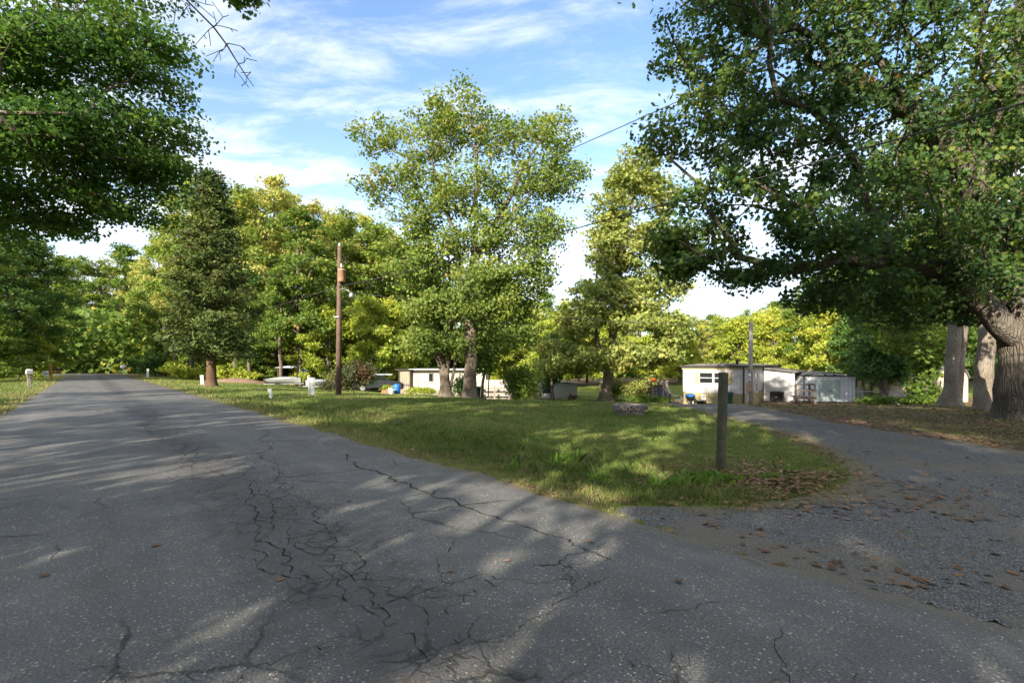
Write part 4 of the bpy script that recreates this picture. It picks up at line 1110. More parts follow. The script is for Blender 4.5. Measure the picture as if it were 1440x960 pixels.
# ------------------------------------------------------------------ mobile home
HA = gx(960, 33.9)
home = thing('mobile_home', 'long white mobile home with yellow shutters and a siding-clad side room', 'mobile home', (HA[0], HA[1], HA[2]), -math.atan2(.6, .8))
W_, L_ = 3.9, 15.0
MB().prism([(0, .06), (W_, .06), (W_, L_), (0, L_)], 1.0, 2.60).build('wall', M['home_wall'], home)
MB().prism([(.03, .09), (W_ - .03, .09), (W_ - .03, L_ - .03), (.03, L_ - .03)], -.5, .997).build('skirting', M['skirt'], home)
MB().box((W_ / 2, .045, 2.69), (W_ + .02, .05, .17)).box((W_ + .035, L_ / 2, 2.69), (.05, L_, .17)).box((-.035, L_ / 2, 2.69), (.05, L_, .17)).build('fascia', M['yellow_trim'], home)
b = MB()
prof = [(-.14, 2.78), (W_ + .14, 2.78), (W_ + .14, 2.86), (W_ * .75, 2.98), (W_ / 2, 3.03), (W_ * .25, 2.98), (-.14, 2.86)]
b.prism_xz(prof, -.10, L_ + .1)
rf = b.build('roof', M['shingle'], home)
MB().box((W_ / 2, -.13, 2.82), (W_ + .34, .05, .12)).box((W_ + .17, L_ / 2 - .1, 2.82), (.05, L_ + .2, .12)).build('roof_edge', M['dark_trim'], rf)
MB().lathe([(.09, 0), (.09, .25), (.15, .26), (.15, .32), (.03, .36)], 12, (3.2, 1.6, 2.92)).build('vent_pipe', M['dark_trim'], rf)
MB().box((W_ + .03, .02, 1.4), (.1, .1, 2.7)).build('corner_post', M['dark_trim'], home)
def win(parent, x0, x1, z0, z1, y, side=False):
    """sash window on the front (y = const) or on the side (x = const)"""
    def B(mbb, a0, a1, c0, c1, dep, th):
        if side: mbb.box((y + dep, (a0 + a1) / 2, (c0 + c1) / 2), (th, a1 - a0, c1 - c0))
        else: mbb.box(((a0 + a1) / 2, y - dep, (c0 + c1) / 2), (a1 - a0, th, c1 - c0))
        return mbb
    f = MB(); t = .05
    B(f, x0 - t, x1 + t, z0 - t, z0, .02, .07); B(f, x0 - t, x1 + t, z1, z1 + t, .02, .07); B(f, x0 - t, x0, z0, z1, .02, .07); B(f, x1, x1 + t, z0, z1, .02, .07)
    zm = (z0 + z1) / 2; B(f, x0, x1, zm - .02, zm + .02, .02, .05)
    w = f.build('window', M['white_paint'], parent)
    B(MB(), x0, x1, z0, z1, .006, .02).build('pane', M['glass'], w)
    return w
win(home, 1.16, 1.98, 1.68, 2.38, .06); win(home, 2.10, 2.92, 1.68, 2.38, .06)
for xa in (.84, 2.99):
    s = MB().box((xa + .12, .04, 2.03), (.24, .04, .76))
    for k in range(10): s.box((xa + .12, .016, 1.69 + k * .075), (.18, .012, .035))
    s.build('shutter', M['yellow_trim'], home)
w_ = win(home, 4.1, 4.7, .95, 2.3, W_, True)
# side room
sr = MB().prism_xz([(W_ + .06, .12), (5.95, .12), (5.95, 2.36), (W_ + .06, 2.58)], 7.0, 12.0).build('side_room', M['white_siding'], home)
MB().prism_xz([(W_ + .06, 2.585), (6.3, 2.33), (6.3, 2.43), (W_ + .06, 2.70)], 6.75, 12.2).build('room_roof', M['shingle'], sr)
MB().box((5.94, 6.99, 1.23), (.12, .06, 2.2)).build('corner_trim', M['white_paint'], sr); MB().box((W_ + .12, 6.98, 1.25), (.1, .06, 2.3)).build('corner_trim', M['white_paint'], sr)
MB().box((4.95, 7.02, -.2), (1.98, .05, .66)).build('foundation', M['soil'], sr)

def hl(x, y, z=None):
    """mobile home local to world"""
    c, s = .8, -.6
    X = HA[0] + c * x - s * y; Y = HA[1] + s * x + c * y
    return (X, Y, t1(X, Y) if z is None else HA[2] + z)
HROT = -math.atan2(.6, .8)

# deck on the mobile home's left flank with stairs
dk_o = gx(944, 34.6)
deck = thing('deck', 'grey wooden deck with railing and stairs at the mobile home entrance', 'deck', dk_o, 0)
f_h = .72
pl = MB()
for k in range(9): pl.box((-.45 + 0, .35 + k * .28, f_h), (2.05, .27, .04))
pl.build('platform', M['grey_deck'], deck)
for i in range(3):
    MB().box((.22, -.55 + i * .30, f_h - .22 * (3 - i) + .0), (1.1, .34, .05)).build('step', M['grey_deck'], deck)
st = MB()
for sx in (-.36, .79): st.bar((sx, -.75, .02), (sx, .3, f_h - .08), .05, .2)
st.build('stringer', M['grey_deck'], deck)
for (x, y) in [(-1.35, .25), (-.85, .25), (-.36, .25), (-1.35, 1.5), (-1.35, 2.8), (.1, 2.8), (.62, 2.8), (-.36, -.75), (-.7, 2.8)]:
    top = f_h + .98 if y > 0 else .92
    MB().box((x, y, (top - .3) / 2), (.10, .10, top + .3)).build('post', M['dark_wood'], deck)
for (p, q) in [((-1.4, .25, f_h + 1.0), (-.34, .25, f_h + 1.0)), ((-1.35, .25, f_h + 1.0), (-1.35, 2.85, f_h + 1.0)), ((-1.35, 2.8, f_h + 1.0), (.66, 2.8, f_h + 1.0)), ((-1.4, .25, f_h + .5), (-.34, .25, f_h + .5)),
               ((-1.35, .25, f_h + .5), (-1.35, 2.85, f_h + .5)), ((-1.35, 2.8, f_h + .5), (.66, 2.8, f_h + .5))]:
    MB().bar(p, q, .15 if p[2] > 1.5 else .05, .045 if p[2] > 1.5 else .12).build('rail', M['grey_deck'] if p[2] > 1.5 else M['dark_wood'], deck)
MB().bar((-.36, .25, f_h + 1.0), (-.36, -.85, .92), .15, .05).bar((-.36, .25, f_h + .5), (-.36, -.8, .42), .05, .12).build('handrail', M['grey_deck'], deck)
pk = MB()
n = 24; prof = [(0.02, .02), (.12, .0), (.19, .06), (.215, .14), (.19, .22), (.11, .275), (.03, .265)]
vs = []; fs = []
for (rr, z) in prof:
    for k in range(n):
        t = 2 * math.pi * k / n; q = rr * (1 - .07 * (k % 3 == 0)); vs.append((q * math.cos(t), q * math.sin(t), z))
for i in range(len(prof) - 1):
    for k in range(n): fs.append((i * n + k, i * n + (k + 1) % n, (i + 1) * n + (k + 1) % n, (i + 1) * n + k))
fs.append(list(range(n))[::-1]); fs.append([(len(prof) - 1) * n + k for k in range(n)])
pk.add(vs, fs, True)
pumpkin = thing('pumpkin', 'orange pumpkin on the corner of the deck railing', 'pumpkin', (dk_o[0] - 1.2, dk_o[1] + .25, dk_o[2] + f_h + 1.022))
pk.build('flesh', M['pumpkin'], pumpkin)
MB().tube([(0, 0, .26), (.01, 0, .31), (.04, 0, .35)], [.03, .02, .018], 6).build('stalk', M['dark_wood'], pumpkin)
def pot_plant(x, y, z, label, seed, lm):
    t = thing('potted_plant', label, 'potted plant', (x, y, z), 0, 'potted plants on the deck railing')
    MB().lathe([(.07, 0), (.10, .14), (.115, .14), (.115, .18), (.09, .18), (.085, .15)], 14).build('pot', M['terracotta'], t)
    r = np.random.default_rng(seed); P = r.normal(0, 1, (60, 3)) * [.13, .13, .09] + [0, 0, .3]
    link(bpy.data.objects.new('foliage', leaf_mesh('foliage', P, r.normal(0, .6, (60, 3)) + [0, 0, .8], .1 * r.uniform(.7, 1.2, 60), 'oval', lm, r=r)), t)
pot_plant(dk_o[0] - .75, dk_o[1] + .25, dk_o[2] + f_h + 1.022, 'terracotta pot plant beside the pumpkin on the railing', 1, M['green_leaf'])
pot_plant(dk_o[0] - .42, dk_o[1] + .25, dk_o[2] + f_h + 1.022, 'terracotta pot plant at the top of the stair handrail', 2, M['yellow_leaf'])
ch_ = thing('deck_box', 'dark purple-blue storage box on the deck by the stairs', 'box', (dk_o[0] - .62, dk_o[1] + .95, dk_o[2] + f_h + .022))
MB().box((0, 0, .33), (.55, .45, .66), bev=.03).build('body', M['purple'], ch_)
MB().box((0, 0, .69), (.6, .5, .07), bev=.02).build('lid', M['black'], ch_)

# things along the front of the home
def spot(lx, ly): return hl(lx, ly)
gp = spot(.75, -.75)
grill = thing('charcoal_grill', 'round kettle grill with a bright blue lid against the mobile home skirting', 'grill', gp, HROT)
MB().lathe([(.02, .42), (.16, .46), (.27, .58), (.31, .70), (.315, .72)], 20).build('bowl', M['black'], grill)
MB().lathe([(.335, .72), (.335, .75), (.31, .83), (.2, .90), (.02, .92)], 20).build('lid', M['blue_plastic'], grill)
for k in range(3):
    a = k * 2.1 + .5
    MB().tube([(.14 * math.cos(a), .14 * math.sin(a), .47), (.3 * math.cos(a), .3 * math.sin(a), -.02)], .014, 6).build('leg', M['metal'], grill)
wb = spot(1.05, -.62)
gn = thing('garden_gnome', 'small red and white ornament on the ground beside the grill', 'ornament', spot(1.02, -1.05), HROT)
MB().lathe([(.10, -.02), (.12, .06), (.10, .2), (.05, .24)], 12).build('base', M['red_paint'], gn)
MB().lathe([(.05, .22), (.06, .28), (.03, .36), (.005, .42)], 10).build('top', M['white_paint'], gn)
sg = thing('notice_board', 'small white notice leaning on the skirting above a dark tub', 'sign', spot(1.45, -.12), HROT)
MB().box((0, 0, .68), (.30, .02, .34)).build('panel', M['white_paint'], sg)
mk = MB()
for z in (.76, .70, .64): mk.box((.0, -.0125, z), (.2, .003, .025))
mk.build('dark_mark', M['dark_trim'], sg)
MB().box((0, .012, .3), (.03, .02, .6)).build('stake', M['old_wood'], sg)
tb = thing('tub', 'dark open tub on the ground below the white notice', 'tub', spot(1.35, -.62), HROT)
MB().lathe([(.2, -.02), (.25, .38), (.28, .40), (.27, .42), (.23, .39), (.19, .05)], 16).build('shell', M['black'], tb)
MB().lathe([(.01, .33), (.225, .34)], 16).build('soil', M['soil'], tb)
bn = thing('bench', 'low wooden bench along the mobile home skirting', 'bench', spot(2.15, -.6), HROT)
MB().box((0, -.13, .46), (1.15, .16, .05)).box((0, .05, .46), (1.15, .16, .05)).build('seat', M['old_wood'], bn)
for s in (-1, 1): MB().box((s * .46, -.04, .2), (.08, .3, .5)).build('leg', M['dark_wood'], bn)
def wheeled_bin(loc, rz, label, group=None):
    t = thing('wheeled_bin', label, 'bin', loc, rz, group)
    MB().add([(-.23, -.25, .08), (.23, -.25, .08), (.23, .22, .08), (-.23, .22, .08), (-.29, -.33, .95), (.29, -.33, .95), (.29, .33, .95), (-.29, .33, .95)],
             [(3, 2, 1, 0), (4, 5, 6, 7), (0, 1, 5, 4), (1, 2, 6, 5), (2, 3, 7, 6), (3, 0, 4, 7)]).build('body', M['green_plastic'], t)
    MB().box((0, .0, .985), (.64, .74, .05), bev=.02).box((0, .37, 1.0), (.5, .06, .05)).build('lid', M['green_plastic'], t)
    for s in (-1, 1): MB().tube([(s * .25, .26, .1), (s * .31, .26, .1)], .11, 14).build('wheel', M['rubber'], t)
    return t
wheeled_bin(spot(3.1, -.75), HROT, 'green wheeled bin in front of the mobile home corner')
tu = thing('plant_tub', 'dark green funnel-shaped tub behind the low bench', 'tub', spot(2.72, -.55), HROT)
MB().lathe([(.12, -.03), (.15, .3), (.24, .58), (.26, .58), (.24, .52)], 14).build('shell', M['green_plastic'], tu)
MB().lathe([(.01, .5), (.2, .51)], 14).build('soil', M['soil'], tu)

# meter pole in front of the mobile home
mp = gx(1055, 30.3)
pole2 = thing('meter_pole', 'short grey wooden pole with electric meter boxes in front of the mobile home', 'utility pole', mp)
MB().tube([(0, 0, -.4), (.02, 0, 2), (.05, 0, 5.4)], [.16, .145, .115], 12).build('shaft', M['grey_pole'], pole2)
mx_ = MB().box((-.16, -.16, 1.95), (.2, .13, .5), bev=.01).build('meter_box', M['metal'], pole2)
MB().lathe([(.08, 0), (.08, .07), (.05, .1)], 12, M=Matrix.Translation((-.16, -.225, 2.05)) @ Matrix.Rotation(R(90), 4, 'X')).build('dial', M['white_paint'], mx_)
MB().box((-.2, -.15, 1.3), (.22, .12, .58), bev=.01).build('breaker_box', M['rust'], pole2)
MB().tube([(-.2, -.14, 1.0), (-.2, -.14, -.2)], .03, 8).tube([(-.16, -.1, 2.2), (-.1, -.14, 3.2), (-.06, -.13, 5.0)], .022, 8).build('conduit', M['metal'], pole2)

# air conditioner
ac = thing('air_conditioner', 'black air conditioning unit on the ground against the white siding', 'air conditioner', hl(4.95, 6.35), HROT)
MB().box((0, 0, .40), (.86, .8, .78), bev=.03).build('case', M['black'], ac)
g_ = MB()
for k in range(12): g_.box((0, -.409, .1 + k * .055), (.76, .012, .012))
g_.build('grille', M['dark_trim'], ac)
MB().box((0, -.418, .42), (.16, .01, .05)).build('badge', M['metal'], ac)
MB().lathe([(.3, .79), (.31, .81), (.25, .83), (.05, .84)], 18).build('fan_guard', M['dark_trim'], ac)
MB().box((0, 0, -.06), (1.0, .95, .14)).build('pad', M['stone'], ac)

# rear porch
po = gx(1133, 34.2)
porch = thing('porch', 'small dark wooden landing with railing between side room and metal shed', 'porch', po, HROT * .4)
MB().box((-.1, .3, .42), (1.3, 1.2, .06)).box((-.1, -.32, .36), (1.3, .04, .16)).build('platform', M['dark_wood'], porch)
for (x, y) in [(.5, -.28), (.5, .85), (-.7, -.28)]:
    MB().box((x, y, .55), (.11, .11, 1.5)).build('post', M['dark_wood'] if x < 0 or y > 0 else M['old_wood'], porch)
for z in (1.3, .9):
    MB().box((-.1, -.28, z), (1.3, .04, .075)).build('rail', M['dark_wood'], porch); MB().box((.5, .28, z + .002), (.05, 1.1, .1)).build('rail', M['dark_wood'], porch)
MB().box((-.2, -.62, .18), (1.0, .3, .05)).build('step', M['dark_wood'], porch)

# metal shed
sh = gx(1167, 35.5)
shed = thing('metal_shed', 'white metal shed with pale grey-green double doors', 'shed', sh, R(-6))
w2, dp = 1.80, 3.0
MB().prism_xz([(-w2, -.25), (w2, -.25), (w2, 1.97), (0, 2.2), (-w2, 1.97)], 0, dp).build('wall', M['shed_wall'], shed)
MB().prism_xz([(-w2 - .07, 1.99), (0, 2.225), (w2 + .07, 1.99), (w2 + .07, 2.03), (0, 2.27), (-w2 - .07, 2.03)], -.06, dp + .08).build('roof', M['shingle'], shed)
MB().box((0, -.025, 1.96), (2 * w2 + .1, .05, .09)).build('eave_trim', M['dark_trim'], shed)
MB().box((w2, -.012, .97), (.09, .06, 1.9)).build('corner_trim', M['dark_trim'], shed); MB().box((-w2, -.012, .97), (.05, .05, 1.9)).build('corner_trim', M['dark_trim'], shed)
MB().box((-.05, -.03, .03), (1.7, .07, .1)).box((w2 * .7, -.02, .03), (1.0, .04, .08)).build('sill', M['dark_trim'], shed)
for s in (-1, 1):
    d = MB().box((-.05 + s * .37, -.03, .87), (.725, .04, 1.58)).build('door', M['shed_door'], shed)
    MB().box((-.05 + s * .06, -.06, .85), (.03, .03, .12)).build('handle', M['dark_trim'], d)
    MB().box((s * .32, -.02, 2.03), (.18, .03, .09)).build('vent', M['dark_trim'], shed)
# wire gate beside the shed
wg = gx(1206, 34.5)
gate = thing('wire_gate', 'pale wire mesh gate standing beside the metal shed', 'gate', wg, R(-20))
MB().tube([(-.3, 0, -.1), (-.3, 0, 1.1)], .03, 8).tube([(.3, 0, -.1), (.3, 0, 1.1)], .03, 8).tube([(-.3, 0, 1.1), (.3, 0, 1.1)], .025, 8).tube([(-.3, 0, .12), (.3, 0, .12)], .025, 8).build('frame', M['metal'], gate)
g2 = MB()
for k in range(9): g2.tube([(-.3 + k * .075, 0, .12), (-.3 + k * .075, 0, 1.1)], .008, 4)
for k in range(12): g2.tube([(-.3, 0, .15 + k * .08), (.3, 0, .15 + k * .08)], .008, 4)
g2.build('mesh', M['white_paint'], gate)
lg = gx(1232, 38); logo = thing('fence_rail', 'long pale horizontal rail on low posts beyond the metal shed', 'fence', lg, R(-8))
MB().tube([(-2.0, 0, .62), (3.2, 0, .66)], .06, 8).build('rail', M['old_wood'], logo)
for x in (-1.6, .4, 2.8): MB().box((x, .02, .28), (.1, .1, .8)).build('post', M['old_wood'], logo)
stp = gx(1262, 31.5); stump = thing('stump', 'broad grey weathered stump among low plants behind the driveway', 'stump', stp)
MB().lathe([(.75, -.1), (.62, .15), (.5, .5), (.42, .85), (.36, .9), (.05, .86)], 14).build('wood', M['grey_pole'], stump)
MB().tube([(-.3, -.3, .3), (-.9, -.5, .05), (-1.3, -.5, -.1)], [.16, .12, .05], 8).build('root', M['grey_pole'], stump)

# tan shed behind the trunks
ts = gx(1340, 35.5)
tan = thing('tan_shed', 'small tan barn-roofed shed seen behind the pale twin trunks', 'shed', ts, R(14))
MB().prism_xz([(-1.5, -.2), (1.5, -.2), (1.5, 1.75), (1.15, 2.25), (0, 2.5), (-1.15, 2.25), (-1.5, 1.75)], 0, 3.4).build('wall', M['tan_wall'], tan)
MB().prism_xz([(-1.57, 1.74), (-1.2, 2.30), (0, 2.57), (1.2, 2.30), (1.57, 1.74), (1.62, 1.78), (1.24, 2.37), (0, 2.65), (-1.24, 2.37), (-1.62, 1.78)], -.1, 3.5).build('roof', M['shingle'], tan)
MB().box((.0, -.02, .9), (1.3, .04, 1.8)).build('door', M['tan_wall'], tan)

# ------------------------------------------------------------------ cream trailer group beyond the lawn tree
tr_o = gx(578, 44.5)
trz = tr_o[2]
trailer = thing('old_trailer', 'cream house trailer with a small dark window behind the lawn trees', 'trailer', (tr_o[0], tr_o[1], -1.45), R(-3))
TL = 6.9
MB().prism_xz([(0, .1), (TL, .1), (TL, 2.35), (0, 2.35)], 0, 3.4).build('wall', M['cream_wall'], trailer)
MB().prism([(-.15, -.35), (TL + .15, -.35), (TL + .15, 3.6), (-.15, 3.6)], 2.355, 2.52).build('roof', M['white_paint'], trailer)
MB().box((TL / 2, -.37, 2.40), (TL + .3, .04, .12)).build('roof_edge', M['dark_trim'], trailer)
wn = MB().box((1.35, -.02, 1.75), (1.5, .05, .80)).build('window', M['old_wood'], trailer)
MB().box((1.15, -.05, 1.75), (.9, .02, .66)).build('curtain', M['white_paint'], wn)
MB().box((1.86, -.05, 1.75), (.34, .02, .7)).build('pane', M['glass'], wn)
MB().box((TL / 2, -.03, .25), (TL, .04, .5)).build('skirting', M['old_wood'], trailer)
ln_o = gx(569, 44.2)
lean = thing('wooden_lean_to', 'weathered board lean-to with a flat roof joined to the cream trailer', 'lean-to', (ln_o[0], ln_o[1], -1.45), R(-3))
MB().box((0, .8, 1.25), (1.1, 1.6, 2.3)).build('wall', siding('board_wall', (.22, .185, .14), (.29, .24, .18), .18, True, (.09, .075, .06), .9), lean)
MB().box((0, .75, 2.45), (1.6, 2.0, .08)).build('roof', M['dark_trim'], lean)
MB().box((0, -.03, 1.05), (1.1, .05, .07)).box((-.5, -.03, 1.2), (.08, .06, 2.2)).box((.5, -.03, 1.2), (.08, .06, 2.2)).build('framing', M['dark_wood'], lean)
wheeled_bin(gx(669, 33.5), .3, 'dark green bin just behind the brown trunk on the lawn')
# low wooden rail fence and tan fence behind the round bush
fo = gx(692, 38)
fence = thing('rail_fence', 'low weathered rail fence behind the brown trunk', 'fence', (fo[0], fo[1], fo[2]), 0)
for x in (-.9, .2, 1.3): MB().box((x, 0, .55), (.12, .12, 1.3)).build('post', M['old_wood'], fence)
for z in (.95, .55): MB().box((.2, -.07, z), (2.5, .04, .14)).build('rail', M['old_wood'], fence)
MB().box((.5, .6, .85), (2.6, .05, 1.5)).build('back_panel', M['cream_wall'], fence)
fo = gx(738, 41)
pf = thing('plank_fence', 'low tan plank fence behind the round bush', 'fence', (fo[0], fo[1], fo[2]), 0)
p_ = MB()
for k in range(12): p_.box((-1.5 + k * .25, 0, .5 + .03 * math.sin(k * 3)), (.23, .03, 1.1))
p_.build('planks', weathered('tan_plank', (.36, .27, .18), (.27, .21, .145), 3, .9, .4), pf)
for x in (-1.5, .0, 1.4): MB().box((x, .08, .5), (.1, .1, 1.2)).build('post', M['old_wood'], pf)
wo = gx(766, 43)
ob_ = thing('white_outbuilding', 'small white outbuilding with a dark doorway behind the crooked tree', 'outbuilding', (wo[0], wo[1], wo[2]), 0)
MB().prism_xz([(-.7, -.1), (2.9, -.1), (2.9, 1.2), (.0, 1.6), (-.7, 1.4)], 0, 2).build('wall', M['white_siding'], ob_)
MB().box((1.1, .95, 1.53), (3.9, 2.3, .05), M=Matrix.Rotation(R(3), 4, 'Y')).build('roof', M['old_wood'], ob_)
MB().box((.15, -.015, .85), (.75, .03, .8)).build('doorway', M['black'], ob_)
pgp = gx(805, 41)
pil = thing('firewood_pile', 'small orange-brown heap of firewood on the far lawn', 'firewood', pgp)
r_ = random.Random(5)
for k in range(9):
    z = .09 + (k // 4) * .17; x = -.35 + (k % 4) * .2 + (k // 4) * .08
    MB().tube([(x, -.25, z), (x + r_.uniform(-.02, .02), .25, z)], .085, 9).build('log', M['cedar_bark'], pil)

# ------------------------------------------------------------------ vehicles and boats in the yard behind the pole
def car(loc, rz, label):
    t = thing('parked_car', label, 'car', loc, rz)
    side = [(-2.1, .35), (2.1, .35), (2.15, .75), (1.9, .9), (1.0, 1.0), (.45, 1.45), (-.9, 1.47), (-1.5, 1.05), (-2.05, .98), (-2.15, .7)]
    MB().prism_xz(side, -.82, .82).build('body', M['car_dark'], t)
    MB().prism_xz([(.92, 1.02), (.42, 1.39), (-.85, 1.41), (-1.35, 1.05)], -.832, .832).build('side_window', M['glass'], t)
    for sx in (-1.3, 1.3):
        for sy in (-1, 1):
            w = MB().tube([(sx, sy * .68, .33), (sx, sy * .86, .33)], .33, 18).build('wheel', M['rubber'], t)
            MB().tube([(sx, sy * .862, .33), (sx, sy * .875, .33)], .2, 14).build('rim', M['metal'], w)
    for sy in (-.6, .6): MB().box((2.13, sy, .72), (.06, .3, .12)).build('headlight', M['white_paint'], t)
    MB().box((.2, 0, 1.52), (2.2, 1.75, .10), bev=.04).build('roof_cover', M['silver_tarp'], t)
    return t
car((gx(530, 44)[0], 44, -.95), R(20), 'dark car with a silver cover on its roof beside the reddish bush')
bl = gx(558, 41.5); br = thing('barrel', 'bright blue plastic barrel in front of the lean-to', 'barrel', bl)
MB().lathe([(.25, -.05), (.29, .1), (.3, .45), (.29, .8), (.24, .88), (.03, .88)], 18).build('drum', M['blue_plastic'], br)
MB().lathe([(.305, .28), (.315, .31), (.305, .34)], 18).lathe([(.3, .6), (.312, .63), (.3, .66)], 18).build('hoop', M['blue_plastic'], br)
jk = gx(548, 40.5); j = thing('junk_pile', 'small heap of pale odds and ends in front of the dark car', 'junk', jk)
MB().box((-.4, 0, .15), (.5, .4, .35), rz=.4, bev=.02).build('crate', M['terracotta'], j)
MB().box((.1, .1, .22), (.4, .35, .5), rz=-.3, bev=.02).build('bucket', M['white_paint'], j)
MB().tube([(-.7, .1, .1), (.5, -.1, .35)], .05, 8).build('pipe', M['boat_white'], j)
def boat(px, Y, rz, label, cover):
    t = thing('boat', label, 'boat', (gx(px, Y)[0], Y, gx(px, Y)[2] + .26), rz, 'boats parked in the yard'); t.scale = (.74, .74, .74)
    vs = []; fs = []; n = 9
    for i in range(11):
        f = i / 10; x = -2.2 + 4.4 * f; w = .85 * (1 - max(0, (f - .45) / .55) ** 2.2) + .02; sh = .55 + .25 * max(0, f - .4)
        for k in range(n):
            a = -1 + 2 * k / (n - 1)
            vs.append((x, a * w, sh * abs(a) ** 2.2 + .12 * max(0, f - .75)))
    for i in range(10):
        for k in range(n - 1): fs.append((i * n + k, i * n + k + 1, (i + 1) * n + k + 1, (i + 1) * n + k))
    fs.append(list(range(n)))
    MB().add(vs, fs, True).build('hull', M['boat_white'], t)
    vs2 = []
    fs2 = []
    for i in range(11):
        f = i / 10; x = -2.2 + 4.4 * f; w = .80 * (1 - max(0, (f - .45) / .55) ** 2.2) + .01; sh = .53 + .25 * max(0, f - .4) + .12 * max(0, f - .75)
        vs2 += [(x, -w, sh), (x, 0, sh + .28 * math.sin(math.pi * f)), (x, w, sh)]
    for i in range(10):
        for k in range(2): fs2.append((i * 3 + k, i * 3 + k + 1, i * 3 + 4 + k, i * 3 + 3 + k))
    MB().add(vs2, fs2, True).build('cover', M[cover], t)
    MB().bar((-2.2, -.5, -.08), (2.6, -.05, -.08), .07, .09).bar((-2.2, .5, -.08), (2.6, .05, -.08), .07, .09).build('trailer_frame', M['metal'], t)
    for s in (-1, 1): MB().tube([(-.5, s * .78, -.1), (-.5, s * .95, -.1)], .27, 14).build('wheel', M['rubber'], t)
boat(398, 47, R(10), 'white boat on a trailer behind the small white marker', 'boat_white')
boat(452, 46, R(170), 'white boat with a silver cover behind the pedestal', 'silver_tarp')
bt = gx(414, 52); can = thing('canopy_frame', 'low carport frame with a blue tarp in the yard behind the boats', 'carport', bt, R(8))
for sx in (-1.4, 1.4):
    for sy in (-.9, .9): MB().box((sx, sy, .9), (.08, .08, 2.0)).build('post', M['dark_wood'], can)
MB().prism_xz([(-1.6, 1.9), (1.6, 1.9), (1.6, 1.95), (0, 2.15), (-1.6, 1.95)], -1.1, 1.1).build('roof', M['silver_tarp'], can)
MB().box((1.3, -1.12, 1.6), (.6, .05, .55)).build('tarp', M['blue_plastic'], can)
sm_ = gx(330, 47); mound = thing('soil_mound', 'low mound of reddish bare soil behind the cedar', 'mound', sm_)
vs = []; fs = []
for i in range(7):
    for k in range(20):
        a = k * 2 * math.pi / 20; q = i / 6; w = 1 + .15 * math.sin(3 * a + i)
        vs.append((3.6 * q * w * math.cos(a), 1.6 * q * w * math.sin(a), .5 * (1 - q * q) - .08 + .06 * math.sin(5 * a + 2 * i)))
for i in range(6):
    for k in range(20): fs.append((i * 20 + k, i * 20 + (k + 1) % 20, (i + 1) * 20 + (k + 1) % 20, (i + 1) * 20 + k))
MB().add(vs, fs, True).build('heap', M['sand_mound'], mound)

# ------------------------------------------------------------------ roadside furniture
P1 = gx(476, 26.5)
pole = thing('utility_pole', 'tall brown wooden utility pole with a rusty transformer beside the road', 'utility pole', P1)
PH = at(0, 346, 26.5)[2] - P1[2]
MB().tube([(0, 0, -.5), (.03, 0, PH * .5), (.06, 0, PH)], [.155, .135, .10], 14).build('shaft', M['pole_wood'], pole)
zt = at(0, 397, 26.5)[2] - P1[2]
tf = MB().lathe([(.05, -.02), (.17, .0), (.20, .04), (.20, .60), (.22, .61), (.22, .65), (.16, .70), (.04, .72)], 20, (.24, -.16, zt)).build('transformer', M['rust'], pole)
MB().lathe([(.03, .76), (.05, .84), (.03, .9), (.05, .95), (.02, 1.0)], 10, (.22, -.16, zt)).build('bushing', M['white_paint'], tf)
MB().box((.12, -.06, zt + .2), (.2, .1, .06)).box((.12, -.06, zt + .55), (.2, .1, .06)).build('bracket', M['metal'], pole)
arm = MB().tube([(.05, -.05, zt - .45), (.3, -.1, zt - .35), (.55, -.15, zt - .45), (.75, -.18, zt - .62)], .025, 8).build('lamp_arm', M['metal'], pole)
MB().lathe([(.02, .12), (.10, .06), (.13, -.04), (.12, -.14), (.03, -.18)], 14, (.77, -.18, zt - .7)).build('lamp_head', M['metal'], arm)
MB().lathe([(.05, 0), (.06, .07), (.03, .1), (.05, .15), (.015, .2)], 10, (.06, 0, PH - .02)).build('insulator', M['white_paint'], pole)
MB().box((-.06, -.16, zt - 1.9), (.28, .03, .04)).build('bolt_bracket', M['metal'], pole)
P0 = rn(8.4, 92)
P0 = (P0[0], P0[1], t1(*P0)); P0 = gx(233, 64)
pf0 = thing('distant_utility_pole', 'grey utility pole partly hidden at the edge of the cedar', 'utility pole', P0)
MB().tube([(0, 0, -.4), (0, 0, 7.6)], [.17, .12], 10).build('shaft', M['grey_pole'], pf0)
MB().lathe([(.05, 0), (.24, .04), (.24, .7), (.2, .76)], 14, (.0, -.3, 5.6)).build('transformer', M['metal'], pf0)
P2 = np.array([21.4, -7.8]); 
P2 = (P2[0], P2[1], t1(*P2))
pf2 = thing('rear_utility_pole', 'utility pole out of view past the driveway mouth carrying the wires', 'utility pole', P2)
MB().tube([(0, 0, -.4), (0, 0, 9.2)], [.17, .12], 10).build('shaft', M['pole_wood'], pf2)
def cable(a, b, sag, r, label):
    a = Vector(a); b = Vector(b); pts = []
    for i in range(41):
        f = i / 40; p = a.lerp(b, f); p.z -= sag * 4 * f * (1 - f); pts.append(p)
    o = MB().tube(pts, r, 5).build('cable', M['wire'], None)
    tag(o, label, 'cable')
cable((P1[0] + .06, P1[1], P1[2] + PH + .1), (P2[0], P2[1], 9.0), .7, .011, 'upper power cable crossing the sky from the utility pole')
cable((P1[0] + .05, P1[1] - .12, P1[2] + zt - .25), (P2[0], P2[1], 6.2), .55, .016, 'lower cable crossing in front of the oak leaves')
cable((P1[0] + .05, P1[1], P1[2] + PH + .1), (P0[0], P0[1], P0[2] + 7.5), .5, .011, 'upper cable running from the utility pole past the cedar')
cable((P1[0] - .05, P1[1] - .1, P1[2] + zt - .25), (P0[0], P0[1], P0[2] + 6.0), .45, .016, 'lower cable running from the utility pole across the cedar')
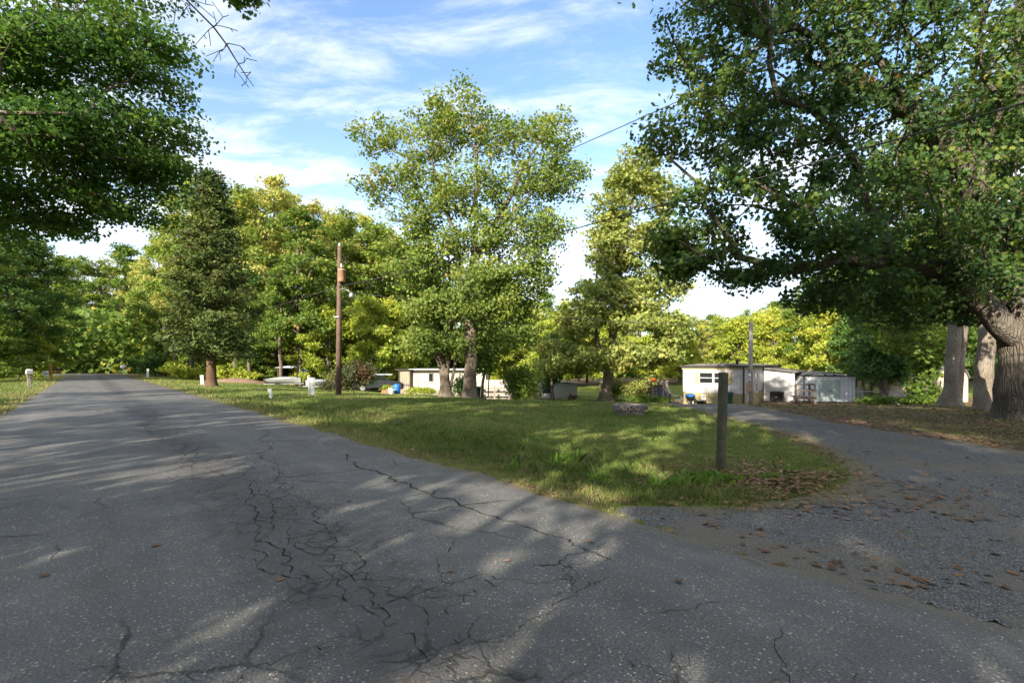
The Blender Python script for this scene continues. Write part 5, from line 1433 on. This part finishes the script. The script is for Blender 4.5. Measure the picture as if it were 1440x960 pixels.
cable((P1[0] + .1, P1[1], P1[2] + zt - .4), (mp[0] + .03, mp[1], mp[2] + 5.25), .55, .012, 'sagging service cable between the utility pole and the meter pole')

# bare post at the lawn corner
pp = gx(1013.5, 6.75)
post = thing('bare_post', 'square green-brown wooden post standing alone at the lawn corner', 'post', pp, R(24))
MB().box((.0, 0, .53), (.092, .092, 1.66), M=Matrix.Rotation(R(2.2), 4, 'Y'), bev=.006).build('timber', M['post_green'], post)

# telecom pedestal, markers
pd = gx(438, 25.2)
ped = thing('utility_pedestal', 'white utility pedestal box on the lawn beside the utility pole', 'pedestal', pd, R(20))
MB().add([(-.14, -.11, -.05), (.14, -.11, -.05), (.14, .11, -.05), (-.14, .11, -.05), (-.17, -.14, .82), (.17, -.14, .82), (.17, .14, .82), (-.17, .14, .82)],
         [(3, 2, 1, 0), (4, 5, 6, 7), (0, 1, 5, 4), (1, 2, 6, 5), (2, 3, 7, 6), (3, 0, 4, 7)]).build('body', M['white_paint'], ped)
MB().box((0, 0, .86), (.37, .31, .09), bev=.02).build('cap', M['white_paint'], ped)
MB().box((-.1, -.14, .5), (.02, .06, .8)).lathe([(.05, .86), (.06, .96), (.02, 1.0)], 10, (-.15, 0, .04)).build('hasp', M['white_paint'], ped)
def marker(px, Y, w, h, lean, label, group='white markers along the verge'):
    t = thing('marker', label, 'marker', gx(px, Y), R(15), group)
    Mx = Matrix.Rotation(R(lean), 4, 'Y')
    MB().box((0, 0, h / 2 - .1), (w, w * .6, h + .2), M=Mx, bev=.015).build('stake', M['white_paint'], t)
    MB().box((0, 0, h - .01), (w * 1.12, w * .72, .05), M=Mx).build('cap', M['white_paint'], t)
marker(382, 22.3, .15, .42, -12, 'short white marker leaning over on the lawn by the road')
marker(285, 37, .22, .72, -4, 'white marker post beside the cedar trunk')
marker(208, 55, .22, 1.0, 0, 'white marker post at the road edge before the dark bush')

# mailboxes
mb1 = gx(41, 30.5)
mbx = thing('mailbox', 'weathered pale mailbox on a thick grey post across the road', 'mailbox', mb1, R(48))
MB().box((0, 0, .35), (.18, .16, 1.1), bev=.015).build('post', M['old_wood'], mbx)
MB().box((0, -.05, .78), (.25, .3, .16)).build('bracket', M['old_wood'], mbx)
ol = [(.15 * math.cos(a), .95 + .12 + .0 + .13 * math.sin(a)) for a in [math.pi * k / 10 for k in range(11)]] + [(-.15, .92), (.15, .92)]
bx_ = MB().prism([(-.16, -.5), (.16, -.5), (.16, .5), (-.16, .5)], .87, .905).build('board', M['old_wood'], mbx)
box = MB().prism_xz(ol, -.42, .42).build('box', M['white_paint'], mbx)
MB().box((0, -.43, 1.02), (.26, .02, .2)).build('door', M['metal'], box)
MB().box((.16, .1, 1.12), (.015, .04, .2)).build('flag', M['rust'], box)
mb2 = gx(72, 50)
m2 = thing('mailbox', 'black mailbox on a bright orange wooden post with a white newspaper box', 'mailbox', mb2, R(48))
MB().box((0, 0, .7), (.14, .14, 1.7), bev=.01).build('post', M['orange_wood'], m2)
MB().box((.45, 0, .78), (1.1, .12, .10)).bar((.05, 0, .45), (.45, 0, .76), .08, .08).build('arm', M['orange_wood'], m2)
ol = [(.7 + .0 + .0, 0)]
bxm = MB().box((.62, 0, .94), (.55, .24, .2), bev=.06).build('box', M['black'], m2)
MB().box((.9, 0, .94), (.02, .2, .17)).build('door', M['dark_trim'], bxm)
MB().box((-.45, -.05, .55), (.5, .3, .5), bev=.03).box((-.45, -.05, .15), (.07, .07, .5)).build('newspaper_box', M['white_paint'], m2)
MB().box((-.45, -.22, .55), (.3, .02, .2)).build('newspaper_slot', M['metal'], m2)
# small pale things at the far verge
fz = gx(174, 74); fm = thing('mailbox', 'round white mailbox far along the road by the tree trunks', 'mailbox', fz, R(40))
MB().box((0, 0, .4), (.14, .14, 1.0)).build('post', M['old_wood'], fm)
MB().tube([(-.4, 0, 1.1), (.4, 0, 1.1)], .24, 14).build('box', M['white_paint'], fm)

# round stone planter on the lawn
pl_ = gx(886, 14.6)
pln = thing('stone_planter', 'round low planter of old bricks and stone on the lawn', 'planter', pl_)
rr_ = random.Random(9)
def ring(mbb, r, z, n, h, w):
    for k in range(n):
        a = 2 * math.pi * (k + .5 * (int(z * 100) % 2)) / n
        Mx = Matrix.Rotation(a, 4, 'Z') @ Matrix.Translation((r + rr_.uniform(-.008, .008), 0, z + rr_.uniform(-.004, .004))) @ Matrix.Rotation(rr_.uniform(-.05, .05), 4, 'Z')
        mbb.box((0, 0, 0), (w, 2 * math.pi * r / n * .99, h), M=Mx, bev=.006)
b1 = MB()
for zz in (.015, .1): ring(b1, .35, zz, 16, .078, .13)
b1.build('base_course', M['stone'], pln)
b2 = MB(); ring(b2, .44, .185, 18, .075, .17); ring(b2, .445, .255, 18, .07, .17)
b2.build('rim_course', M['brick'], pln)
MB().lathe([(.33, .02), (.34, .2), (.36, .24), (.2, .265), (.01, .26)], 18).build('soil', M['soil'], pln)

# ------------------------------------------------------------------ grass, weeds, fallen leaves
def blades(n, sample, hgt, wid, seed, name, mat, cat_label):
    pass

def scatter_grass():
    r = np.random.default_rng(77)
    N = 900000
    # depth-weighted sampling: denser near the camera
    Y = 4.2 * (46 / 4.2) ** r.random(N)
    X = (r.uniform(-30, 1480, N) - 720) / F * Y
    n = NV[0] * X + NV[1] * Y; s = DV[0] * X + DV[1] * Y; d = n - ROAD_R; e = ROAD_L - n
    m = lawn_mask(X, Y)
    keep = (r.random(N) < np.clip((m - .25) * 1.6, 0, 1)) & ((d > .02 - .22 * (r.random(N) ** 3)) | (e > .02 - .2 * (r.random(N) ** 3))) & ~inpoly(X, Y, GRAVEL)
    keep |= (r.random(N) < .10) & (d > .05) & inpoly(X, Y, GRAVEL) & (polydist(X, Y, GRAVEL) < .35) & (n > 4.3)
    bare = (np.sin(X * 2.7 + 1.5 * np.sin(Y * 3.1)) * np.sin(Y * 2.3 + 1.2 * np.sin(X * 1.9 + 2)) > .62) & (d < 2.2)
    pick = keep & (r.random(N) < np.where(bare, .12, .55))
    X, Y, d, s, e = X[pick], Y[pick], d[pick], s[pick], e[pick]
    k = len(X)
    verge = np.exp(-((np.where(d > 0, d, e) - 1.4) / 1.2) ** 2)
    noise = .5 + .5 * np.sin(X * 1.7 + np.sin(Y * 1.3) * 2) * np.sin(Y * 1.9 + np.sin(X * 1.1) * 2)
    near = np.clip(Y / 12, .55, 3.2)
    h = (.028 + .085 * verge * (.35 + .9 * noise) + .018 * noise) * r.uniform(.5, 1.5, k) * np.clip(near, .8, 1.25)
    tuft = np.exp(-((d - 1.9) / .7) ** 2) * sstep((s - 2.2) / 1.5) * (1 - sstep((s - 9) / 5)) * (d > 0) * (1 - sstep((X - 1.9) / .8)) * (.4 + .9 * noise)
    h = h + .055 * tuft * r.uniform(.4, 1.3, k) + .12 * (r.random(k) < .006)
    dd = np.where(d > 0, d, e)
    dry = np.clip(.95 * np.exp(-(dd / .55) ** 2) + .5 * (np.sin(X * .8 + 2 * np.sin(Y * .5)) * np.sin(Y * .9 + X * .4) > .55) + .75 * np.exp(-(((X - 3.7) / 1.2) ** 2 + ((Y - 6.0) / .8) ** 2)), 0, 1) * r.uniform(.2, 1, k)
    w = .0045 * near * r.uniform(.7, 1.4, k)
    z = T(X, Y)
    a = r.uniform(0, 6.28, k); lean = r.uniform(.1, .95, k) * h; la = r.uniform(0, 6.28, k)
    dx, dy = np.cos(a) * w, np.sin(a) * w
    b = np.stack([X, Y, z], 1); lx, ly = np.cos(la) * lean, np.sin(la) * lean
    o = np.zeros(k)
    v0 = b + np.stack([-dx, -dy, o - .006], 1); v1 = b + np.stack([dx, dy, o - .006], 1)
    v2 = b + np.stack([dx * .7 + lx * .35, dy * .7 + ly * .35, h * .6], 1); v3 = b + np.stack([-dx * .7 + lx * .35, -dy * .7 + ly * .35, h * .6], 1)
    v4 = b + np.stack([lx, ly, h], 1)
    V = np.stack([v0, v1, v2, v4, v3], 1).reshape(-1, 3)
    o = link(bpy.data.objects.new('grass', np_mesh('grass', V, np.full(k, 5), np.arange(5 * k), M['grass'], attrs={'dry': np.repeat(dry, 5)})))
    tag(o, 'green and straw coloured grass of the lawn and verges', 'grass', kind='stuff')
def grassmat():
    m, t, p, out = newmat('grass')
    g = t.n('ShaderNodeNewGeometry'); co = t.n('ShaderNodeTexCoord').outputs['Object']
    r = g.outputs['Random Per Island']
    big = t.noise(co, .55, 5, .65); mid = t.noise(co, 2.6, 4, .65)
    f = t.math('ADD', t.math('MULTIPLY', r, .5), t.math('MULTIPLY', t.smooth(t.math('ADD', t.math('MULTIPLY', big, .5), t.math('MULTIPLY', mid, .5)), .35, .66), .5))
    col = t.ramp(f, [(0, (.06, .105, .026)), (.35, (.105, .165, .036)), (.6, (.165, .21, .052)), (.8, (.26, .25, .09)), (1, (.42, .35, .18))])
    col = t.mix(t.n('ShaderNodeAttribute', attribute_name='dry').outputs['Fac'], col, t.ramp(r, [(0, (.16, .12, .055)), (.5, (.30, .235, .11)), (1, (.46, .38, .21))]))
    t.L.new(col, p.inputs['Base Color']); p.inputs['Roughness'].default_value = .6; p.inputs['Specular IOR Level'].default_value = .2
    tr = t.n('ShaderNodeBsdfTranslucent'); t.L.new(col, tr.inputs['Color'])
    mx = t.n('ShaderNodeMixShader'); mx.inputs[0].default_value = .3
    t.L.new(p.outputs[0], mx.inputs[1]); t.L.new(tr.outputs[0], mx.inputs[2]); t.L.new(mx.outputs[0], out.inputs[0])
    return m
M['grass'] = grassmat()
scatter_grass()

M['fallen'] = leafmat('fallen', [(0, (.07, .045, .03)), (.4, (.14, .085, .05)), (.7, (.22, .13, .075)), (.9, (.30, .19, .12)), (1, (.30, .10, .06))], trans=.15, objvar=0, tcol=(1, 1, 1), rough=.7)
def scatter_leaves():
    r = np.random.default_rng(55); PX = []; 
    N = 260000
    Y = 3.2 * (40 / 3.2) ** r.random(N); X = (r.uniform(-20, 1470, N) - 720) / F * Y
    n = NV[0] * X + NV[1] * Y; s = DV[0] * X + DV[1] * Y; d = n - ROAD_R
    gin = inpoly(X, Y, GRAVEL); gd = polydist(X, Y, GRAVEL)
    prob = np.full(N, 0.0)
    prob = np.where(d > 0, .006, prob)
    prob = np.where((d > 0) & (X > -2), .022, prob)
    corner = np.exp(-(((X - 3.6) / 1.1) ** 2 + ((Y - 5.9) / .7) ** 2)); prob += .6 * corner * (d > .1)
    prob = np.where((gd < .9) & (d > .3), np.maximum(prob, .10 * np.exp(-(gd / .4) ** 2)), prob)
    prob = np.where(gin & (d > .2), np.maximum(prob * .6, .010), prob)
    rightz = (X > 8.2) & ~gin & (d > 1); prob = np.where(rightz, .26, prob)
    home_f = (X > 9) & (Y > 24) & ~gin; prob = np.where(home_f, .3, prob)
    ditchl = np.exp(-((d - 1.5) / .5) ** 2) * (s < 9) * (s > 3); prob += .10 * ditchl * (d > 0)
    clus = .35 + 1.3 * np.clip(.5 + .5 * np.sin(X * 2.1 + 1.3 * np.sin(Y * 1.7)) * np.sin(Y * 2.3 + X), 0, 1)
    keep = (r.random(N) < prob * clus * np.where(gin, .6, 1)) & (d > .05)
    onroad = (d < -.1) & (n > ROAD_L) & (r.random(N) < .00025)
    keep |= onroad
    X, Y, d = X[keep], Y[keep], d[keep]; k = len(X)
    z = T(X, Y) + r.uniform(.018, .036, k)
    z = z + np.exp(-(((X - 3.6) / 1.3) ** 2 + ((Y - 5.9) / .9) ** 2)) * r.uniform(.01, .06, k)
    z = np.where(d < -.05, .065, z)
    P = np.stack([X, Y, z], 1)
    N_ = np.array([0, 0, 1.0]) + r.normal(0, .22, (k, 3)); N_ = np.where((d < 0)[:, None], np.array([0, 0, 1.0]) + r.normal(0, .1, (k, 3)), N_)
    me = leaf_mesh('leaf_litter', P, N_, .075 * np.clip(Y / 14, .85, 1.5) * r.uniform(.55, 1.35, k), 'oak', M['fallen'], 0, r=r, curlmax=.2)
    tag(link(bpy.data.objects.new('leaf_litter', me)), 'brown fallen leaves scattered over the lawn edge and driveway', 'fallen leaves', kind='stuff')
scatter_leaves()

def weed(px, Y, w, h, n, seed, label, kind='long'):
    n = int(n * 1.7); h *= 1.0; w *= 1.35
    b = np.array(gx(px, Y)); r = np.random.default_rng(seed)
    a = r.uniform(0, 6.28, n); el = r.uniform(.35, 1.25, n)
    tg = np.stack([np.cos(a) * np.cos(el), np.sin(a) * np.cos(el), np.sin(el)], 1)
    off = r.normal(0, w * .16, (n, 3)) * [1, 1, 0]
    sz = h * r.uniform(.5, 1.2, n)
    P = off + tg * (sz * .35)[:, None] + [0, 0, .01]
    N_ = np.cross(tg, np.cross(np.array([0, 0, 1.0]), tg)) + r.normal(0, .2, (n, 3))
    t = thing('weed', label, 'weed', tuple(b), 0, 'weeds along the verge')
    link(bpy.data.objects.new('leaves', leaf_mesh('leaves', P, N_, sz, kind, M['weed_leaf'], tang=tg, r=r)), t)
    st = MB()
    for k in range(max(3, n // 6)):
        i = r.integers(n); st.tube([(off[i][0] * .6, off[i][1] * .6, -.02), tuple(P[i])], [.006, .003], 4, False)
    st.build('stem', M['weed_leaf'], t)
for i, a in enumerate([(783, 7.6, .4, .26, 34, 'upright leafy weed in the ditch nearest the road crack'), (800, 7.9, .3, .2, 22, 'smaller weed just behind the upright leafy one'),
                       (985, 6.0, .5, .16, 60, 'bright green broad-leaved weed patch left of the bare post'), (1018, 6.1, .5, .15, 60, 'bright green weed patch at the foot of the bare post'), (955, 5.85, .4, .16, 40, 'weed patch at the ditch mouth beside fallen leaves'),
                       (1082, 6.2, .35, .13, 36, 'low bright weed on the driveway side of the bare post'), (925, 5.8, .3, .16, 30, 'spiky weed at the edge of the asphalt'), (840, 6.4, .3, .15, 24, 'small weed tuft by the asphalt edge before the ditch'),
                       (720, 7.0, .3, .14, 24, 'small weed tuft in the verge grass'), (1112, 6.7, .25, .12, 20, 'tiny weed among fallen leaves near the gravel')]):
    weed(a[0], a[1], a[2], a[3], a[4], 300 + i, a[5], 'oval' if i in (2, 3, 5) else 'long')

# ------------------------------------------------------------------ sky, sun, camera
SUN_EL = 24.0
SUN_DIR = Vector((-.45, -.89, 0)).normalized()      # towards the sun, on the ground plan
az = math.atan2(SUN_DIR.x, SUN_DIR.y)
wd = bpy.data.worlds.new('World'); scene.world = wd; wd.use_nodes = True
wd.node_tree.nodes.clear(); t = NT(wd.node_tree)
wout = t.n('ShaderNodeOutputWorld')
sky = t.n('ShaderNodeTexSky'); sky.sky_type = 'NISHITA'; sky.sun_disc = False
sky.sun_elevation = R(SUN_EL); sky.sun_rotation = az; sky.air_density = 1.0; sky.dust_density = .6; sky.ozone_density = 2.5
bg1 = t.n('ShaderNodeBackground', inp={'Color': sky.outputs[0], 'Strength': .088})
dirv = t.n('ShaderNodeTexCoord').outputs['Generated']
sp = t.n('ShaderNodeSeparateXYZ', inp={0: dirv})
zz = t.math('ADD', t.math('MAXIMUM', sp.outputs[2], 0), .10)
cv = t.n('ShaderNodeCombineXYZ', inp={0: t.math('DIVIDE', sp.outputs[0], zz), 1: t.math('DIVIDE', sp.outputs[1], zz), 2: 0.0}).outputs[0]
mpn = t.n('ShaderNodeMapping', inp={'Vector': cv, 'Location': (1.7, .4, 0), 'Rotation': (0, 0, R(25)), 'Scale': (.55, 1.25, 1)})
c_big = t.noise(mpn.outputs[0], .75, 3, .5, .3); c_det = t.noise(mpn.outputs[0], 3.4, 10, .66, .35)
cl = t.math('ADD', t.math('MULTIPLY', c_big, .55), t.math('MULTIPLY', c_det, .45))
low = t.math('ADD', t.math('SUBTRACT', 1, t.smooth(sp.outputs[2], .05, .30)), t.math('MULTIPLY', t.smooth(t.math('ADD', sp.outputs[0], t.math('MULTIPLY', sp.outputs[2], .9)), .35, .75), .45))
cl = t.math('ADD', cl, t.math('MULTIPLY', low, .085))
cf = t.math('MULTIPLY', t.smooth(cl, .425, .60), .85)
hz = t.math('MULTIPLY', t.math('SUBTRACT', 1, t.smooth(sp.outputs[2], .0, .5)), .42)
cf = t.math('MAXIMUM', cf, hz)
cf = t.math('MAXIMUM', cf, t.math('MULTIPLY', t.smooth(t.math('ADD', sp.outputs[2], t.math('MULTIPLY', t.math('SUBTRACT', c_det, .5), .5)), .58, .80), .9))  # unseen cloud cover overhead, added above the frame to lift the fill light
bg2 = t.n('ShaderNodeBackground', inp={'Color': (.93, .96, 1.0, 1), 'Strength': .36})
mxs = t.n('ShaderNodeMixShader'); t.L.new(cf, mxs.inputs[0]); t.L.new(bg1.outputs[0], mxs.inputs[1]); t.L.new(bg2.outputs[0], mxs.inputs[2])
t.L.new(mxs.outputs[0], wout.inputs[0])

sl = bpy.data.lights.new('sun', 'SUN'); sl.energy = 3.5; sl.angle = R(.53); sl.color = (1.0, .90, .74)
so = bpy.data.objects.new('sun', sl); link(so)
tov = Vector((SUN_DIR.x * math.cos(R(SUN_EL)), SUN_DIR.y * math.cos(R(SUN_EL)), math.sin(R(SUN_EL))))
so.rotation_euler = tov.to_track_quat('Z', 'Y').to_euler()
so.location = (-20, -20, 30)

cd = bpy.data.cameras.new('camera'); cam = bpy.data.objects.new('camera', cd); link(cam)
cam.location = (0, 0, CAM_H); cam.rotation_euler = (R(90), 0, 0)
cd.sensor_width = 36; cd.lens = F / 1440 * 36; cd.shift_y = (512 - 480) / 1440
cd.clip_start = .05; cd.clip_end = 3000
scene.camera = cam
scene.view_settings.view_transform = 'Standard'; scene.view_settings.look = 'None'
scene.view_settings.exposure = 2.08; scene.view_settings.gamma = 1; scene.view_settings.use_curve_mapping = False
scene.cycles.max_bounces = 8; scene.cycles.diffuse_bounces = 5; scene.cycles.glossy_bounces = 2; scene.cycles.transmission_bounces = 4; scene.cycles.transparent_max_bounces = 4
scene.cycles.use_denoising = True
scene.cycles.sample_clamp_indirect = 6
